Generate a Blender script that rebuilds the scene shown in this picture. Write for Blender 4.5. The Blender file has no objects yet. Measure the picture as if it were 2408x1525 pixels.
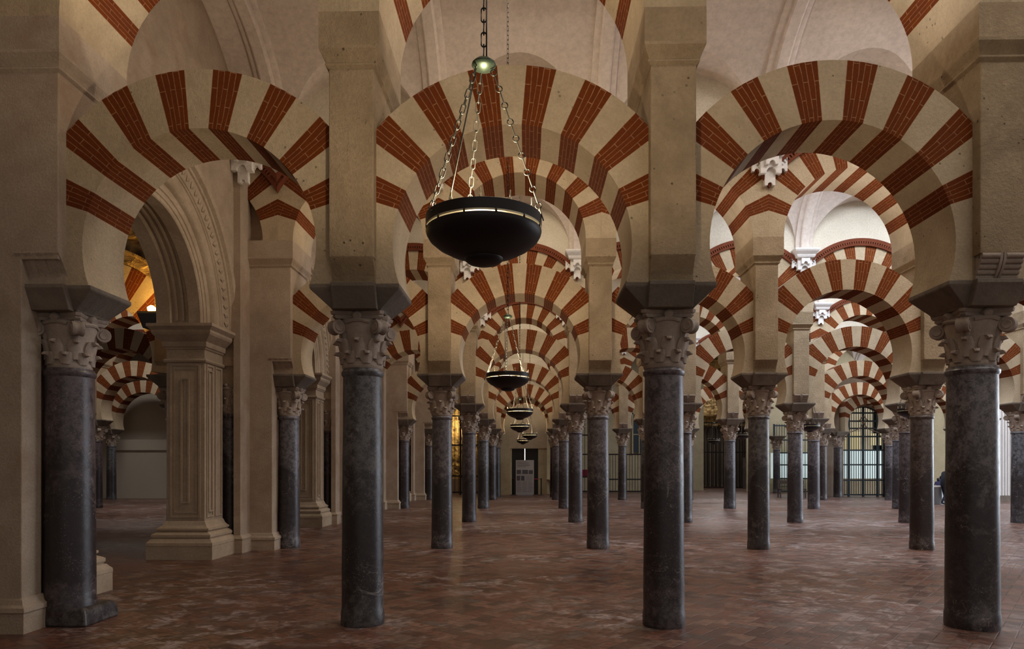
import bpy, bmesh, math, random
from math import sin, cos, pi, sqrt, atan2, tan, asin, acos, radians
from mathutils import Vector, Matrix
random.seed(7)
S = bpy.context.scene
COL = S.collection

# ------------------------------------------------------------------ camera
F = 1680.0
cd = bpy.data.cameras.new('camera'); cam = bpy.data.objects.new('camera', cd); COL.objects.link(cam)
cam.location = (0, 0, 1.68)
PSI = math.atan(36.8 / F)
cam.rotation_euler = (pi / 2, 0, PSI)
cd.sensor_width = 36; cd.lens = F / 2408 * 36
cd.shift_y = 332.5 / 2408
cd.clip_end = 300; cd.clip_start = 0.05
S.camera = cam

# ------------------------------------------------------------------ world, exposure
w = bpy.data.worlds.new('world'); S.world = w; w.use_nodes = True
bg = w.node_tree.nodes['Background']
bg.inputs['Color'].default_value = (1.0, 0.92, 0.84, 1)
bg.inputs['Strength'].default_value = 0.38
S.view_settings.view_transform = 'Standard'; S.view_settings.look = 'None'
S.view_settings.gamma = 1; S.view_settings.use_curve_mapping = False
S.view_settings.exposure = 0.0
S.cycles.max_bounces = 5; S.cycles.diffuse_bounces = 4; S.cycles.glossy_bounces = 2
S.cycles.use_adaptive_sampling = True; S.cycles.adaptive_threshold = 0.06; S.cycles.use_light_tree = True
S.cycles.caustics_reflective = False; S.cycles.caustics_refractive = False
S.cycles.use_denoising = True
S.cycles.sample_clamp_indirect = 4

def area(name, loc, sx, sy, power, color, rot=(0, 0, 0)):
    l = bpy.data.lights.new(name, 'AREA'); l.shape = 'RECTANGLE'; l.size = sx; l.size_y = sy
    l.energy = power; l.color = color
    o = bpy.data.objects.new(name, l); o.location = loc; o.rotation_euler = rot; COL.objects.link(o); return o

ROWY = [7.59, 14.65, 21.5, 28.4, 35.6]
ROW6 = 39.1
NAVES = [(0.5, 7.59), (7.59, 14.65), (14.65, 21.5), (21.5, 28.4), (28.4, 35.6), (35.6, 43.4)]
WARM = (1.0, 0.83, 0.62); NEUT = (1.0, 0.94, 0.90); COOL = (0.80, 0.88, 1.0)
# daylight falling through the skylights in the crown of each nave vault
for (xx, yy, sx, pw, c) in [
    (-0.2, 4.0, 4.0, 40, WARM), (8.5, 4.2, 8.0, 240, NEUT),
    (0.0, 11.1, 3.0, 130, WARM), (9.5, 11.1, 9.0, 480, NEUT),
    (-0.2, 18.1, 3.0, 150, WARM), (11.0, 18.1, 11.0, 800, COOL),
    (-0.2, 24.9, 3.0, 150, WARM), (14.0, 24.9, 14.0, 1000, COOL),
    (-0.2, 32.0, 3.0, 170, WARM), (16.0, 32.0, 18.0, 1100, COOL),
    (0.0, 39.8, 3.0, 130, NEUT), (18.0, 41.5, 20.0, 900, COOL),
    (-13.5, 24.9, 6.0, 300, NEUT), (-16, 32.0, 7.0, 260, NEUT)]:
    area('skylight_daylight', (xx, yy, 9.72), sx, 1.3, pw, c)
# uplights lying on the backs of the lower arches, washing the vaults
for (xx, yy, pw, c) in [(-3.35, 7.59, 16, WARM), (-0.16, 7.59, 14, WARM), (3.05, 7.59, 24, NEUT), (6.3, 7.59, 24, NEUT),
    (-3.35, 14.65, 8, WARM), (3.05, 14.65, 16, NEUT), (6.3, 14.65, 22, NEUT), (9.6, 14.65, 26, NEUT),
    (3.05, 21.5, 16, NEUT), (6.3, 21.5, 24, NEUT)]:
    area('arch_uplight', (xx, yy - 0.36, 5.93), 0.8, 0.25, pw, c, (pi, 0, 0))
# daylight entering from the open court side on the far right
area('court_daylight', (33.0, 26.0, 3.4), 24.0, 5.5, 3200, COOL, (0, radians(90), 0)).rotation_euler = (radians(90), 0, radians(90))

# ------------------------------------------------------------------ material helpers
def newmat(name):
    m = bpy.data.materials.new(name); m.use_nodes = True
    nt = m.node_tree; b = nt.nodes['Principled BSDF']
    return m, nt, b
def N(nt, typ, **kw):
    n = nt.nodes.new(typ)
    for k, v in kw.items():
        if k.startswith('i_'): n.inputs[k[2:].replace('_', ' ')].default_value = v
        else: setattr(n, k, v)
    return n
def L(nt, a, b): nt.links.new(a, b)
def math_(nt, op, a, b=None, clamp=False):
    n = nt.nodes.new('ShaderNodeMath'); n.operation = op; n.use_clamp = clamp
    for i, v in enumerate((a, b)):
        if v is None: continue
        if isinstance(v, (int, float)): n.inputs[i].default_value = v
        else: nt.links.new(v, n.inputs[i])
    return n.outputs[0]
def mixc(nt, fac, a, b, mode='MIX'):
    n = nt.nodes.new('ShaderNodeMix'); n.data_type = 'RGBA'; n.blend_type = mode; n.clamp_factor = True
    for s, v in ((n.inputs[0], fac), (n.inputs[6], a), (n.inputs[7], b)):
        if isinstance(v, (int, float)): s.default_value = v
        elif isinstance(v, tuple): s.default_value = (*v[:3], 1)
        else: nt.links.new(v, s)
    return n.outputs[2]
def ramp(nt, fac, stops):
    n = nt.nodes.new('ShaderNodeValToRGB'); e = n.color_ramp.elements
    while len(e) < len(stops): e.new(0.5)
    for el, (p, c) in zip(e, stops):
        el.position = p; el.color = (c, c, c, 1) if isinstance(c, (int, float)) else (*c[:3], 1)
    nt.links.new(fac, n.inputs[0]); return n.outputs[0]
def coords(nt, rnd=True, scale=(1, 1, 1)):
    tc = nt.nodes.new('ShaderNodeTexCoord'); mp = nt.nodes.new('ShaderNodeMapping')
    nt.links.new(tc.outputs['Object'], mp.inputs['Vector']); mp.inputs['Scale'].default_value = scale
    if rnd:
        oi = nt.nodes.new('ShaderNodeObjectInfo')
        v = nt.nodes.new('ShaderNodeVectorMath'); v.operation = 'SCALE'
        cx = nt.nodes.new('ShaderNodeCombineXYZ')
        for i in range(3): nt.links.new(oi.outputs['Random'], cx.inputs[i])
        nt.links.new(cx.outputs[0], v.inputs[0]); v.inputs['Scale'].default_value = 37.0
        nt.links.new(v.outputs[0], mp.inputs['Location'])
    return mp.outputs[0]
def noise(nt, vec, scale, detail=6, rough=0.6, dist=0.0):
    n = nt.nodes.new('ShaderNodeTexNoise'); n.inputs['Scale'].default_value = scale
    n.inputs['Detail'].default_value = min(detail, 5); n.inputs['Roughness'].default_value = rough
    n.inputs['Distortion'].default_value = dist
    nt.links.new(vec, n.inputs['Vector']); return n.outputs['Fac']
def bump(nt, b, h, strength=0.5, dist=0.02):
    n = nt.nodes.new('ShaderNodeBump'); n.inputs['Strength'].default_value = strength
    n.inputs['Distance'].default_value = dist
    nt.links.new(h, n.inputs['Height']); nt.links.new(n.outputs[0], b.inputs['Normal'])

def stone(name, base, dark, stain=None, rough=0.9, bs=0.6, pit=True, fine=26):
    m, nt, b = newmat(name); v = coords(nt)
    n1 = noise(nt, v, 1.7, 5, 0.65); n2 = noise(nt, v, fine, 8, 0.75)
    c = mixc(nt, ramp(nt, n1, [(0.3, 0.0), (0.7, 1.0)]), dark, base)
    c = mixc(nt, ramp(nt, n2, [(0.35, 0.45), (0.62, 0.0)]), c, tuple(x * 0.55 for x in base))
    if stain:
        n3 = noise(nt, v, 0.9, 4, 0.7, 0.6)
        c = mixc(nt, ramp(nt, n3, [(0.5, 0.0), (0.68, 0.6)]), c, stain)
    h = n2
    if pit:
        vo = nt.nodes.new('ShaderNodeTexVoronoi'); vo.inputs['Scale'].default_value = 11
        nt.links.new(v, vo.inputs['Vector'])
        p = ramp(nt, vo.outputs['Distance'], [(0.06, 1.0), (0.13, 0.0)])
        g = noise(nt, v, 2.2, 2, 0.5)
        p = math_(nt, 'MULTIPLY', p, ramp(nt, g, [(0.5, 0.0), (0.6, 1.0)]))
        c = mixc(nt, math_(nt, 'MULTIPLY', p, 0.6), c, tuple(x * 0.35 for x in base))
        h = math_(nt, 'SUBTRACT', n2, p)
    L(nt, c, b.inputs['Base Color']); b.inputs['Roughness'].default_value = rough
    b.inputs['Specular IOR Level'].default_value = 0.25
    bump(nt, b, h, bs, 0.02)
    return m
def plain(name, col, rough=0.6, metal=0.0, emit=None, es=0.0):
    m, nt, b = newmat(name); b.inputs['Base Color'].default_value = (*col, 1)
    b.inputs['Roughness'].default_value = rough; b.inputs['Metallic'].default_value = metal
    if emit: b.inputs['Emission Color'].default_value = (*emit, 1); b.inputs['Emission Strength'].default_value = es
    return m

M = {}
M['pier'] = stone('limestone_pier', (0.53, 0.405, 0.265), (0.35, 0.26, 0.155), (0.22, 0.165, 0.10), bs=1.4)
M['cream'] = stone('cream_voussoir', (0.62, 0.50, 0.345), (0.48, 0.375, 0.245), (0.37, 0.285, 0.18), bs=0.9, fine=30)
M['plaster'] = stone('pink_plaster', (0.56, 0.45, 0.35), (0.40, 0.31, 0.225), (0.34, 0.22, 0.15), bs=0.8, pit=False, fine=40)
M['vault'] = stone('vault_plaster', (0.70, 0.61, 0.54), (0.655, 0.565, 0.50), None, bs=0.12, pit=False, fine=9)
M['white'] = stone('white_stucco', (0.78, 0.75, 0.72), (0.70, 0.67, 0.64), None, bs=0.2, pit=False)
M['impost'] = stone('grey_impost', (0.22, 0.185, 0.15), (0.13, 0.108, 0.09), (0.30, 0.235, 0.18), bs=0.6, pit=False)
M['capital'] = stone('capital_marble', (0.46, 0.38, 0.315), (0.30, 0.235, 0.19), (0.20, 0.16, 0.13), rough=0.75, bs=0.4, pit=False)
M['carved'] = stone('carved_stone', (0.52, 0.42, 0.315), (0.40, 0.31, 0.22), (0.28, 0.21, 0.14), bs=0.35, pit=False)
M['ochre'] = stone('ochre_wall', (0.56, 0.47, 0.30), (0.46, 0.38, 0.24), (0.36, 0.29, 0.18), bs=0.4)
M['spandrel'] = stone('pale_spandrel', (0.72, 0.66, 0.54), (0.63, 0.57, 0.46), None, bs=0.3, pit=False)
M['screen'] = plain('canvas_screen', (0.46, 0.42, 0.34), 0.9)

def brick_mat():
    m, nt, b = newmat('red_brick')
    tc = nt.nodes.new('ShaderNodeTexCoord')
    br = nt.nodes.new('ShaderNodeTexBrick'); L(nt, tc.outputs['UV'], br.inputs['Vector'])
    br.inputs['Scale'].default_value = 1.0
    br.inputs['Brick Width'].default_value = 0.36; br.inputs['Row Height'].default_value = 0.066
    br.inputs['Mortar Size'].default_value = 0.0045; br.inputs['Mortar Smooth'].default_value = 0.3
    br.inputs['Bias'].default_value = -0.2
    br.inputs['Color1'].default_value = (0.165, 0.038, 0.005, 1); br.inputs['Color2'].default_value = (0.115, 0.024, 0.0035, 1)
    br.inputs['Mortar'].default_value = (0.42, 0.22, 0.12, 1)
    v = coords(nt); n1 = noise(nt, v, 3, 5, 0.6); n2 = noise(nt, v, 40, 6, 0.7)
    c = mixc(nt, ramp(nt, n1, [(0.35, 0.0), (0.75, 0.55)]), br.outputs['Color'], (0.12, 0.03, 0.014))
    # mortar shows only in places
    mz = math_(nt, 'MULTIPLY', br.outputs['Fac'], ramp(nt, noise(nt, v, 9, 3, 0.5), [(0.45, 0.05), (0.62, 0.8)]))
    c = mixc(nt, mz, c, (0.33, 0.165, 0.075))
    c = mixc(nt, ramp(nt, n2, [(0.4, 0.35), (0.6, 0.0)]), c, (0.07, 0.018, 0.008))
    L(nt, c, b.inputs['Base Color']); b.inputs['Roughness'].default_value = 0.9
    b.inputs['Specular IOR Level'].default_value = 0.12
    bump(nt, b, math_(nt, 'ADD', n2, math_(nt, 'MULTIPLY', br.outputs['Fac'], -0.6)), 0.45, 0.015)
    return m
M['brick'] = brick_mat()
M['dentil'] = stone('red_moulding', (0.21, 0.06, 0.028), (0.15, 0.04, 0.018), None, bs=0.3, pit=False)

def marble():
    m, nt, b = newmat('shaft_marble'); v = coords(nt)
    oi = nt.nodes.new('ShaderNodeObjectInfo')
    base = ramp(nt, oi.outputs['Random'], [(0.0, (0.17, 0.18, 0.20)), (0.3, (0.125, 0.095, 0.10)), (0.55, (0.20, 0.19, 0.21)), (0.8, (0.12, 0.09, 0.08)), (1.0, (0.155, 0.16, 0.165))])
    darkc = mixc(nt, 1.0, base, (0.10, 0.072, 0.078), 'MULTIPLY')
    n1 = noise(nt, v, 2.6, 9, 0.78, 0.4)
    tc = nt.nodes.new('ShaderNodeTexCoord'); sp = nt.nodes.new('ShaderNodeSeparateXYZ'); L(nt, tc.outputs['Object'], sp.inputs[0])
    z = sp.outputs[2]
    # handling stain: darker polish over the height people touch, with a ragged edge of its own
    zz = math_(nt, 'ADD', z, math_(nt, 'MULTIPLY', math_(nt, 'SUBTRACT', n1, 0.5), 3.4))
    st = ramp(nt, math_(nt, 'DIVIDE', zz, 3.0), [(0.0, 0.35), (0.12, 0.85), (0.46, 0.9), (0.62, 0.2), (1.0, 0.05)])
    c = mixc(nt, st, base, darkc)
    n2 = noise(nt, v, 11, 10, 0.85)
    c = mixc(nt, ramp(nt, n2, [(0.42, 0.8), (0.56, 0.0)]), c, (0.020, 0.016, 0.019))
    n4 = noise(nt, v, 60, 4, 0.7)
    sel = ramp(nt, noise(nt, v, 3.0, 3, 0.6), [(0.46, 0.1), (0.6, 1.0)])
    c = mixc(nt, math_(nt, 'MULTIPLY', ramp(nt, n4, [(0.58, 0.0), (0.70, 0.7)]), sel), c, (0.36, 0.32, 0.31))
    # thin light scratches and veins
    for sc_, dst, th in ((0.8, 9.0, 0.0035), (1.9, 14.0, 0.006)):
        vo = noise(nt, v, sc_, 5, 0.55, dst * 0.12)
        d_ = math_(nt, 'ABSOLUTE', math_(nt, 'SUBTRACT', vo, 0.5))
        k_ = ramp(nt, d_, [(0.0, 1.0), (th, 0.0)])
        k_ = math_(nt, 'MULTIPLY', k_, ramp(nt, noise(nt, v, 2.3, 2, 0.5), [(0.50, 0.0), (0.60, 0.55)]))
        c = mixc(nt, k_, c, (0.36, 0.33, 0.31))
    L(nt, c, b.inputs['Base Color'])
    L(nt, ramp(nt, n2, [(0.3, 0.28), (0.7, 0.48)]), b.inputs['Roughness'])
    bump(nt, b, n2, 0.18, 0.012)
    return m
M['marble'] = marble()

def floor_mat():
    m, nt, b = newmat('herringbone_terracotta')
    tc = nt.nodes.new('ShaderNodeTexCoord'); mp = nt.nodes.new('ShaderNodeMapping')
    L(nt, tc.outputs['Object'], mp.inputs['Vector'])
    mp.inputs['Rotation'].default_value = (0, 0, radians(38)); mp.inputs['Scale'].default_value = (6.6, 6.6, 1)
    sp = nt.nodes.new('ShaderNodeSeparateXYZ'); L(nt, mp.outputs[0], sp.inputs[0])
    x, y = sp.outputs[0], sp.outputs[1]
    i = math_(nt, 'FLOOR', x); j = math_(nt, 'FLOOR', y)
    fx = math_(nt, 'SUBTRACT', x, i); fy = math_(nt, 'SUBTRACT', y, j)
    d = math_(nt, 'SUBTRACT', i, j)
    md = math_(nt, 'FLOORED_MODULO', d, 4.0)
    def eq(k): return math_(nt, 'COMPARE', md, float(k)) if False else _eq(k)
    def _eq(k):
        n = nt.nodes.new('ShaderNodeMath'); n.operation = 'COMPARE'; L(nt, md, n.inputs[0]); n.inputs[1].default_value = k; n.inputs[2].default_value = 0.3; return n.outputs[0]
    e = [_eq(k) for k in range(4)]
    gx = math_(nt, 'SUBTRACT', 1.0, fx); gy = math_(nt, 'SUBTRACT', 1.0, fy)
    def pen(dst, inv): return math_(nt, 'ADD', dst, inv)   # add 1 where that side is not an edge
    left = pen(fx, e[1]); right = pen(gx, e[0]); bot = pen(fy, e[2]); top = pen(gy, e[3])
    dm = math_(nt, 'MINIMUM', math_(nt, 'MINIMUM', left, right), math_(nt, 'MINIMUM', bot, top))
    joint = ramp(nt, dm, [(0.02, 1.0), (0.06, 0.0)])
    bi = math_(nt, 'SUBTRACT', i, e[1]); bj = math_(nt, 'ADD', j, e[3])
    cx = nt.nodes.new('ShaderNodeCombineXYZ'); L(nt, bi, cx.inputs[0]); L(nt, bj, cx.inputs[1])
    wn = nt.nodes.new('ShaderNodeTexWhiteNoise'); wn.noise_dimensions = '2D'; L(nt, cx.outputs[0], wn.inputs['Vector'])
    rv = wn.outputs['Value']
    c = ramp(nt, rv, [(0.0, (0.055, 0.028, 0.021)), (0.3, (0.135, 0.05, 0.029)), (0.55, (0.175, 0.068, 0.042)), (0.8, (0.225, 0.115, 0.075)), (1.0, (0.10, 0.075, 0.065))])
    v = tc.outputs['Object']
    n1 = noise(nt, v, 0.32, 5, 0.6); n2 = noise(nt, v, 13, 8, 0.75)
    c = mixc(nt, ramp(nt, n1, [(0.42, 0.0), (0.7, 0.5)]), c, (0.20, 0.115, 0.085))
    # pale worn lime patches
    w2 = noise(nt, v, 2.6, 9, 0.72, 0.4)
    worn = math_(nt, 'MULTIPLY', ramp(nt, w2, [(0.50, 0.0), (0.60, 1.0)]), ramp(nt, noise(nt, v, 0.36, 3, 0.5), [(0.46, 0.0), (0.60, 0.85)]))
    c = mixc(nt, worn, c, (0.46, 0.37, 0.36))
    c = mixc(nt, ramp(nt, n2, [(0.38, 0.75), (0.58, 0.0)]), c, (0.045, 0.024, 0.018))
    c = mixc(nt, math_(nt, 'MULTIPLY', joint, 0.6), c, (0.075, 0.045, 0.035))
    L(nt, c, b.inputs['Base Color'])
    r = math_(nt, 'ADD', ramp(nt, n2, [(0.3, 0.24), (0.7, 0.42)]), math_(nt, 'MULTIPLY', rv, 0.12))
    L(nt, r, b.inputs['Roughness'])
    tilt = math_(nt, 'ADD', math_(nt, 'MULTIPLY', math_(nt, 'MULTIPLY', fx, rv), 0.8), math_(nt, 'MULTIPLY', n2, 0.5))
    h = math_(nt, 'SUBTRACT', tilt, math_(nt, 'MULTIPLY', joint, 0.8))
    bump(nt, b, h, 0.4, 0.012)
    return m
M['floor'] = floor_mat()
M['iron'] = plain('dark_iron', (0.025, 0.024, 0.026), 0.45, 0.6)
M['greeniron'] = plain('painted_gate_iron', (0.03, 0.045, 0.055), 0.5, 0.2)
M['lampmetal'] = plain('blackened_bronze', (0.022, 0.018, 0.018), 0.42, 0.5)
M['brass'] = plain('aged_brass', (0.62, 0.55, 0.36), 0.5, 0.5)
M['chain'] = plain('chain_metal', (0.075, 0.072, 0.058), 0.45, 0.7)
M['verdigris'] = plain('green_bronze_cap', (0.06, 0.085, 0.055), 0.4, 0.7)
M['door'] = plain('dark_door_wood', (0.012, 0.010, 0.010), 0.5)
M['wood'] = plain('dark_carved_wood', (0.07, 0.045, 0.03), 0.6)
M['cloth_dark'] = plain('dark_cloth', (0.016, 0.017, 0.03), 0.85)
M['cloth_blue'] = plain('navy_cloth', (0.035, 0.035, 0.09), 0.85)
M['skin'] = plain('skin', (0.35, 0.2, 0.14), 0.6)
M['hair'] = plain('dark_hair', (0.012, 0.01, 0.01), 0.6)
M['steel'] = plain('brushed_steel', (0.32, 0.34, 0.36), 0.4, 0.6)
M['red'] = plain('red_rope', (0.35, 0.01, 0.02), 0.7)
M['redcloth'] = plain('crimson_cloth', (0.25, 0.01, 0.03), 0.8)
M['paper'] = plain('poster_paper', (0.42, 0.38, 0.36), 0.7)
M['ink'] = plain('poster_ink', (0.10, 0.09, 0.09), 0.8)
M['light_gap'] = plain('daylight_gap', (1, 1, 1), 0.5, 0, (1, 0.95, 0.95), 2.5)
M['glass_lit'] = plain('frosted_glass', (0.55, 0.62, 0.6), 0.3, 0, (0.66, 0.82, 0.80), 0.55)
M['glass_amber'] = plain('amber_pane', (0.6, 0.5, 0.25), 0.4, 0, (0.75, 0.62, 0.32), 0.25)
def gold_mat():
    m, nt, b = newmat('gilded_carving'); v = coords(nt, False)
    n = noise(nt, v, 2.6, 6, 0.7, 1.2)
    vo = nt.nodes.new('ShaderNodeTexVoronoi'); vo.inputs['Scale'].default_value = 3.5; L(nt, v, vo.inputs['Vector'])
    h = math_(nt, 'ADD', n, vo.outputs['Distance'])
    c = mixc(nt, ramp(nt, h, [(0.6, 0.0), (1.0, 1.0)]), (0.10, 0.06, 0.03), (0.50, 0.34, 0.14))
    L(nt, c, b.inputs['Base Color']); b.inputs['Roughness'].default_value = 0.45; b.inputs['Metallic'].default_value = 0.35
    bump(nt, b, h, 0.9, 0.12); return m
M['gold'] = gold_mat()

# ------------------------------------------------------------------ mesh helpers
class MB:
    def __init__(s): s.v = []; s.f = []; s.m = []; s.uv = []; s.sm = []
    def vert(s, p): s.v.append(tuple(p)); return len(s.v) - 1
    def face(s, idx, mi=0, uv=None, smooth=False):
        s.f.append(tuple(idx)); s.m.append(mi); s.uv.append(uv); s.sm.append(smooth)
    def poly(s, pts, mi=0, uv=None): s.face([s.vert(p) for p in pts], mi, uv)
    def box(s, x0, x1, y0, y1, z0, z1, mi=0):
        b = len(s.v)
        for z in (z0, z1):
            for (x, y) in ((x0, y0), (x1, y0), (x1, y1), (x0, y1)): s.v.append((x, y, z))
        for q in ((0, 3, 2, 1), (4, 5, 6, 7), (0, 1, 5, 4), (1, 2, 6, 5), (2, 3, 7, 6), (3, 0, 4, 7)):
            s.face([b + i for i in q], mi)
    def stack(s, rings, mi=0, cx=0, cy=0, cap=True):
        """rings: (x0,x1,y0,y1,z) from bottom to top"""
        prev = None; first = None
        for (x0, x1, y0, y1, z) in rings:
            r = [s.vert((cx + a, cy + b2, z)) for a, b2 in ((x0, y0), (x1, y0), (x1, y1), (x0, y1))]
            if prev:
                for k in range(4): s.face([prev[k], prev[(k + 1) % 4], r[(k + 1) % 4], r[k]], mi)
            else: first = r
            prev = r
        if cap: s.face(first[::-1], mi); s.face(prev, mi)
    def lathe(s, prof, seg=32, mi=0, cx=0, cy=0, smooth=True, close=True):
        rings = []
        for (r, z) in prof:
            rings.append([s.vert((cx + r * cos(2 * pi * k / seg), cy + r * sin(2 * pi * k / seg), z)) for k in range(seg)])
        for a, b in zip(rings, rings[1:]):
            for k in range(seg): s.face([a[k], a[(k + 1) % seg], b[(k + 1) % seg], b[k]], mi, None, smooth)
        if close:
            s.face(rings[0][::-1], mi); s.face(rings[-1], mi)
    def tube(s, pts, r, seg=8, mi=0, closed=False, cap=True):
        pts = [Vector(p) for p in pts]; n = len(pts); rings = []
        up = Vector((0, 0, 1))
        for i, p in enumerate(pts):
            a = pts[(i - 1) % n] if (closed or i > 0) else p
            b = pts[(i + 1) % n] if (closed or i < n - 1) else p
            t = (b - a).normalized()
            u = t.cross(up)
            if u.length < 1e-3: u = t.cross(Vector((1, 0, 0)))
            u.normalize(); vv = t.cross(u)
            rr = r[i] if isinstance(r, (list, tuple)) else r
            rings.append([s.vert(p + (u * cos(2 * pi * k / seg) + vv * sin(2 * pi * k / seg)) * rr) for k in range(seg)])
        m = n if closed else n - 1
        for i in range(m):
            a, b = rings[i], rings[(i + 1) % n]
            for k in range(seg): s.face([a[k], a[(k + 1) % seg], b[(k + 1) % seg], b[k]], mi, None, True)
        if cap and not closed: s.face(rings[0][::-1], mi); s.face(rings[-1], mi)
    def mesh(s, name, mats, angle=None, merge=True):
        me = bpy.data.meshes.new(name); me.from_pydata(s.v, [], s.f)
        for m_ in mats: me.materials.append(m_)
        me.polygons.foreach_set('material_index', s.m); me.polygons.foreach_set('use_smooth', s.sm)
        if any(u is not None for u in s.uv):
            ul = me.uv_layers.new(name='UVMap'); li = 0
            for f, u in zip(s.f, s.uv):
                for k in range(len(f)):
                    ul.data[li].uv = u[k] if u else (0, 0); li += 1
        bm = bmesh.new(); bm.from_mesh(me)
        if merge: bmesh.ops.remove_doubles(bm, verts=bm.verts, dist=1e-4)
        bmesh.ops.recalc_face_normals(bm, faces=bm.faces)
        bm.to_mesh(me); bm.free()
        if angle is not None:
            me.polygons.foreach_set('use_smooth', [True] * len(me.polygons))
            me.set_sharp_from_angle(angle=radians(angle))
        me.update(); return me

def obj(name, me, parent=None, loc=(0, 0, 0), rot=0, **props):
    o = bpy.data.objects.new(name, me); COL.objects.link(o); o.location = loc; o.rotation_euler = (0, 0, rot)
    if parent: o.parent = parent
    for k, v in props.items(): o[k] = v
    return o
def thing(name, label, cat, loc=(0, 0, 0), rot=0, group=None):
    o = bpy.data.objects.new(name, None); COL.objects.link(o); o.location = loc; o.rotation_euler = (0, 0, rot)
    o.empty_display_size = 0.2; o['label'] = label; o['category'] = cat
    if group: o['group'] = group
    return o
def tag(o, label, cat, group=None):
    o['label'] = label; o['category'] = cat
    if group: o['group'] = group
    return o
def bevel(me, width, seg=2):
    bm = bmesh.new(); bm.from_mesh(me)
    es = [e for e in bm.edges if len(e.link_faces) == 2 and e.calc_face_angle(0) > 0.5]
    bmesh.ops.bevel(bm, geom=es, offset=width, segments=seg, affect='EDGES', profile=0.5, clamp_overlap=True)
    bm.to_mesh(me); bm.free(); return me

ROWN = ['front row', 'second row', 'third row', 'fourth row', 'fifth row', 'sixth row']
LX = {-1: -4.95, 0: -1.76, 1: 1.44, 2: 4.70, 3: 7.98, 4: 11.27, 5: 14.57, 6: 17.85, 7: 21.1, 8: 24.4}
LXL = {-2: -7.25, -3: -10.55, -4: -13.9, -5: -17.35, -6: -21.0, -7: -24.3}
ALLX = dict(LX); ALLX.update(LXL)
def cx_(r, k):
    if r == 0 and k == 2: return 4.655
    if r == 5 and k == 0: return -1.70
    return ALLX[k]
ORD = {1: 'first', 2: 'second', 3: 'third', 4: 'fourth', 5: 'fifth', 6: 'sixth', 7: 'seventh', 8: 'eighth'}
def colplace(k):
    if k == -1: return 'against the left-hand wall pier'
    if k == 0: return 'at left edge of the chandelier lane'
    if k >= 1: return '%s column right of the chandelier lane' % ORD[k]
    return '%s column beyond the left-hand wall' % ORD[-1 - k]
def bayplace(k):
    if k == -1: return 'first bay left of the chandelier lane'
    if k == 0: return 'over the chandelier lane'
    if k >= 1: return '%s bay right of the chandelier lane' % ORD[k]
    return '%s bay beyond the left-hand wall' % ORD[-1 - k]

# ------------------------------------------------------------------ column meshes
def shaft_mesh(seed, r0=0.222, r1=0.205):
    rnd = random.Random(seed); b = MB(); prof = [(r0 + .004, 0), (r0 + 0.008, 0.03), (r0 + .006, 0.14), (r0 - .002, 0.17)]
    for i in range(1, 12):
        z = 0.17 + (2.60 - .17) * i / 12
        prof.append((r0 + (r1 - r0) * i / 12 + rnd.uniform(-.0015, .0015), z))
    prof += [(r1, 2.62), (r1 + .016, 2.64), (r1 + .018, 2.67), (r1 + .004, 2.69), (r1 + .002, 2.71)]
    b.lathe(prof, 40); return b.mesh('shaft', [M['marble']], 35)

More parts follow.
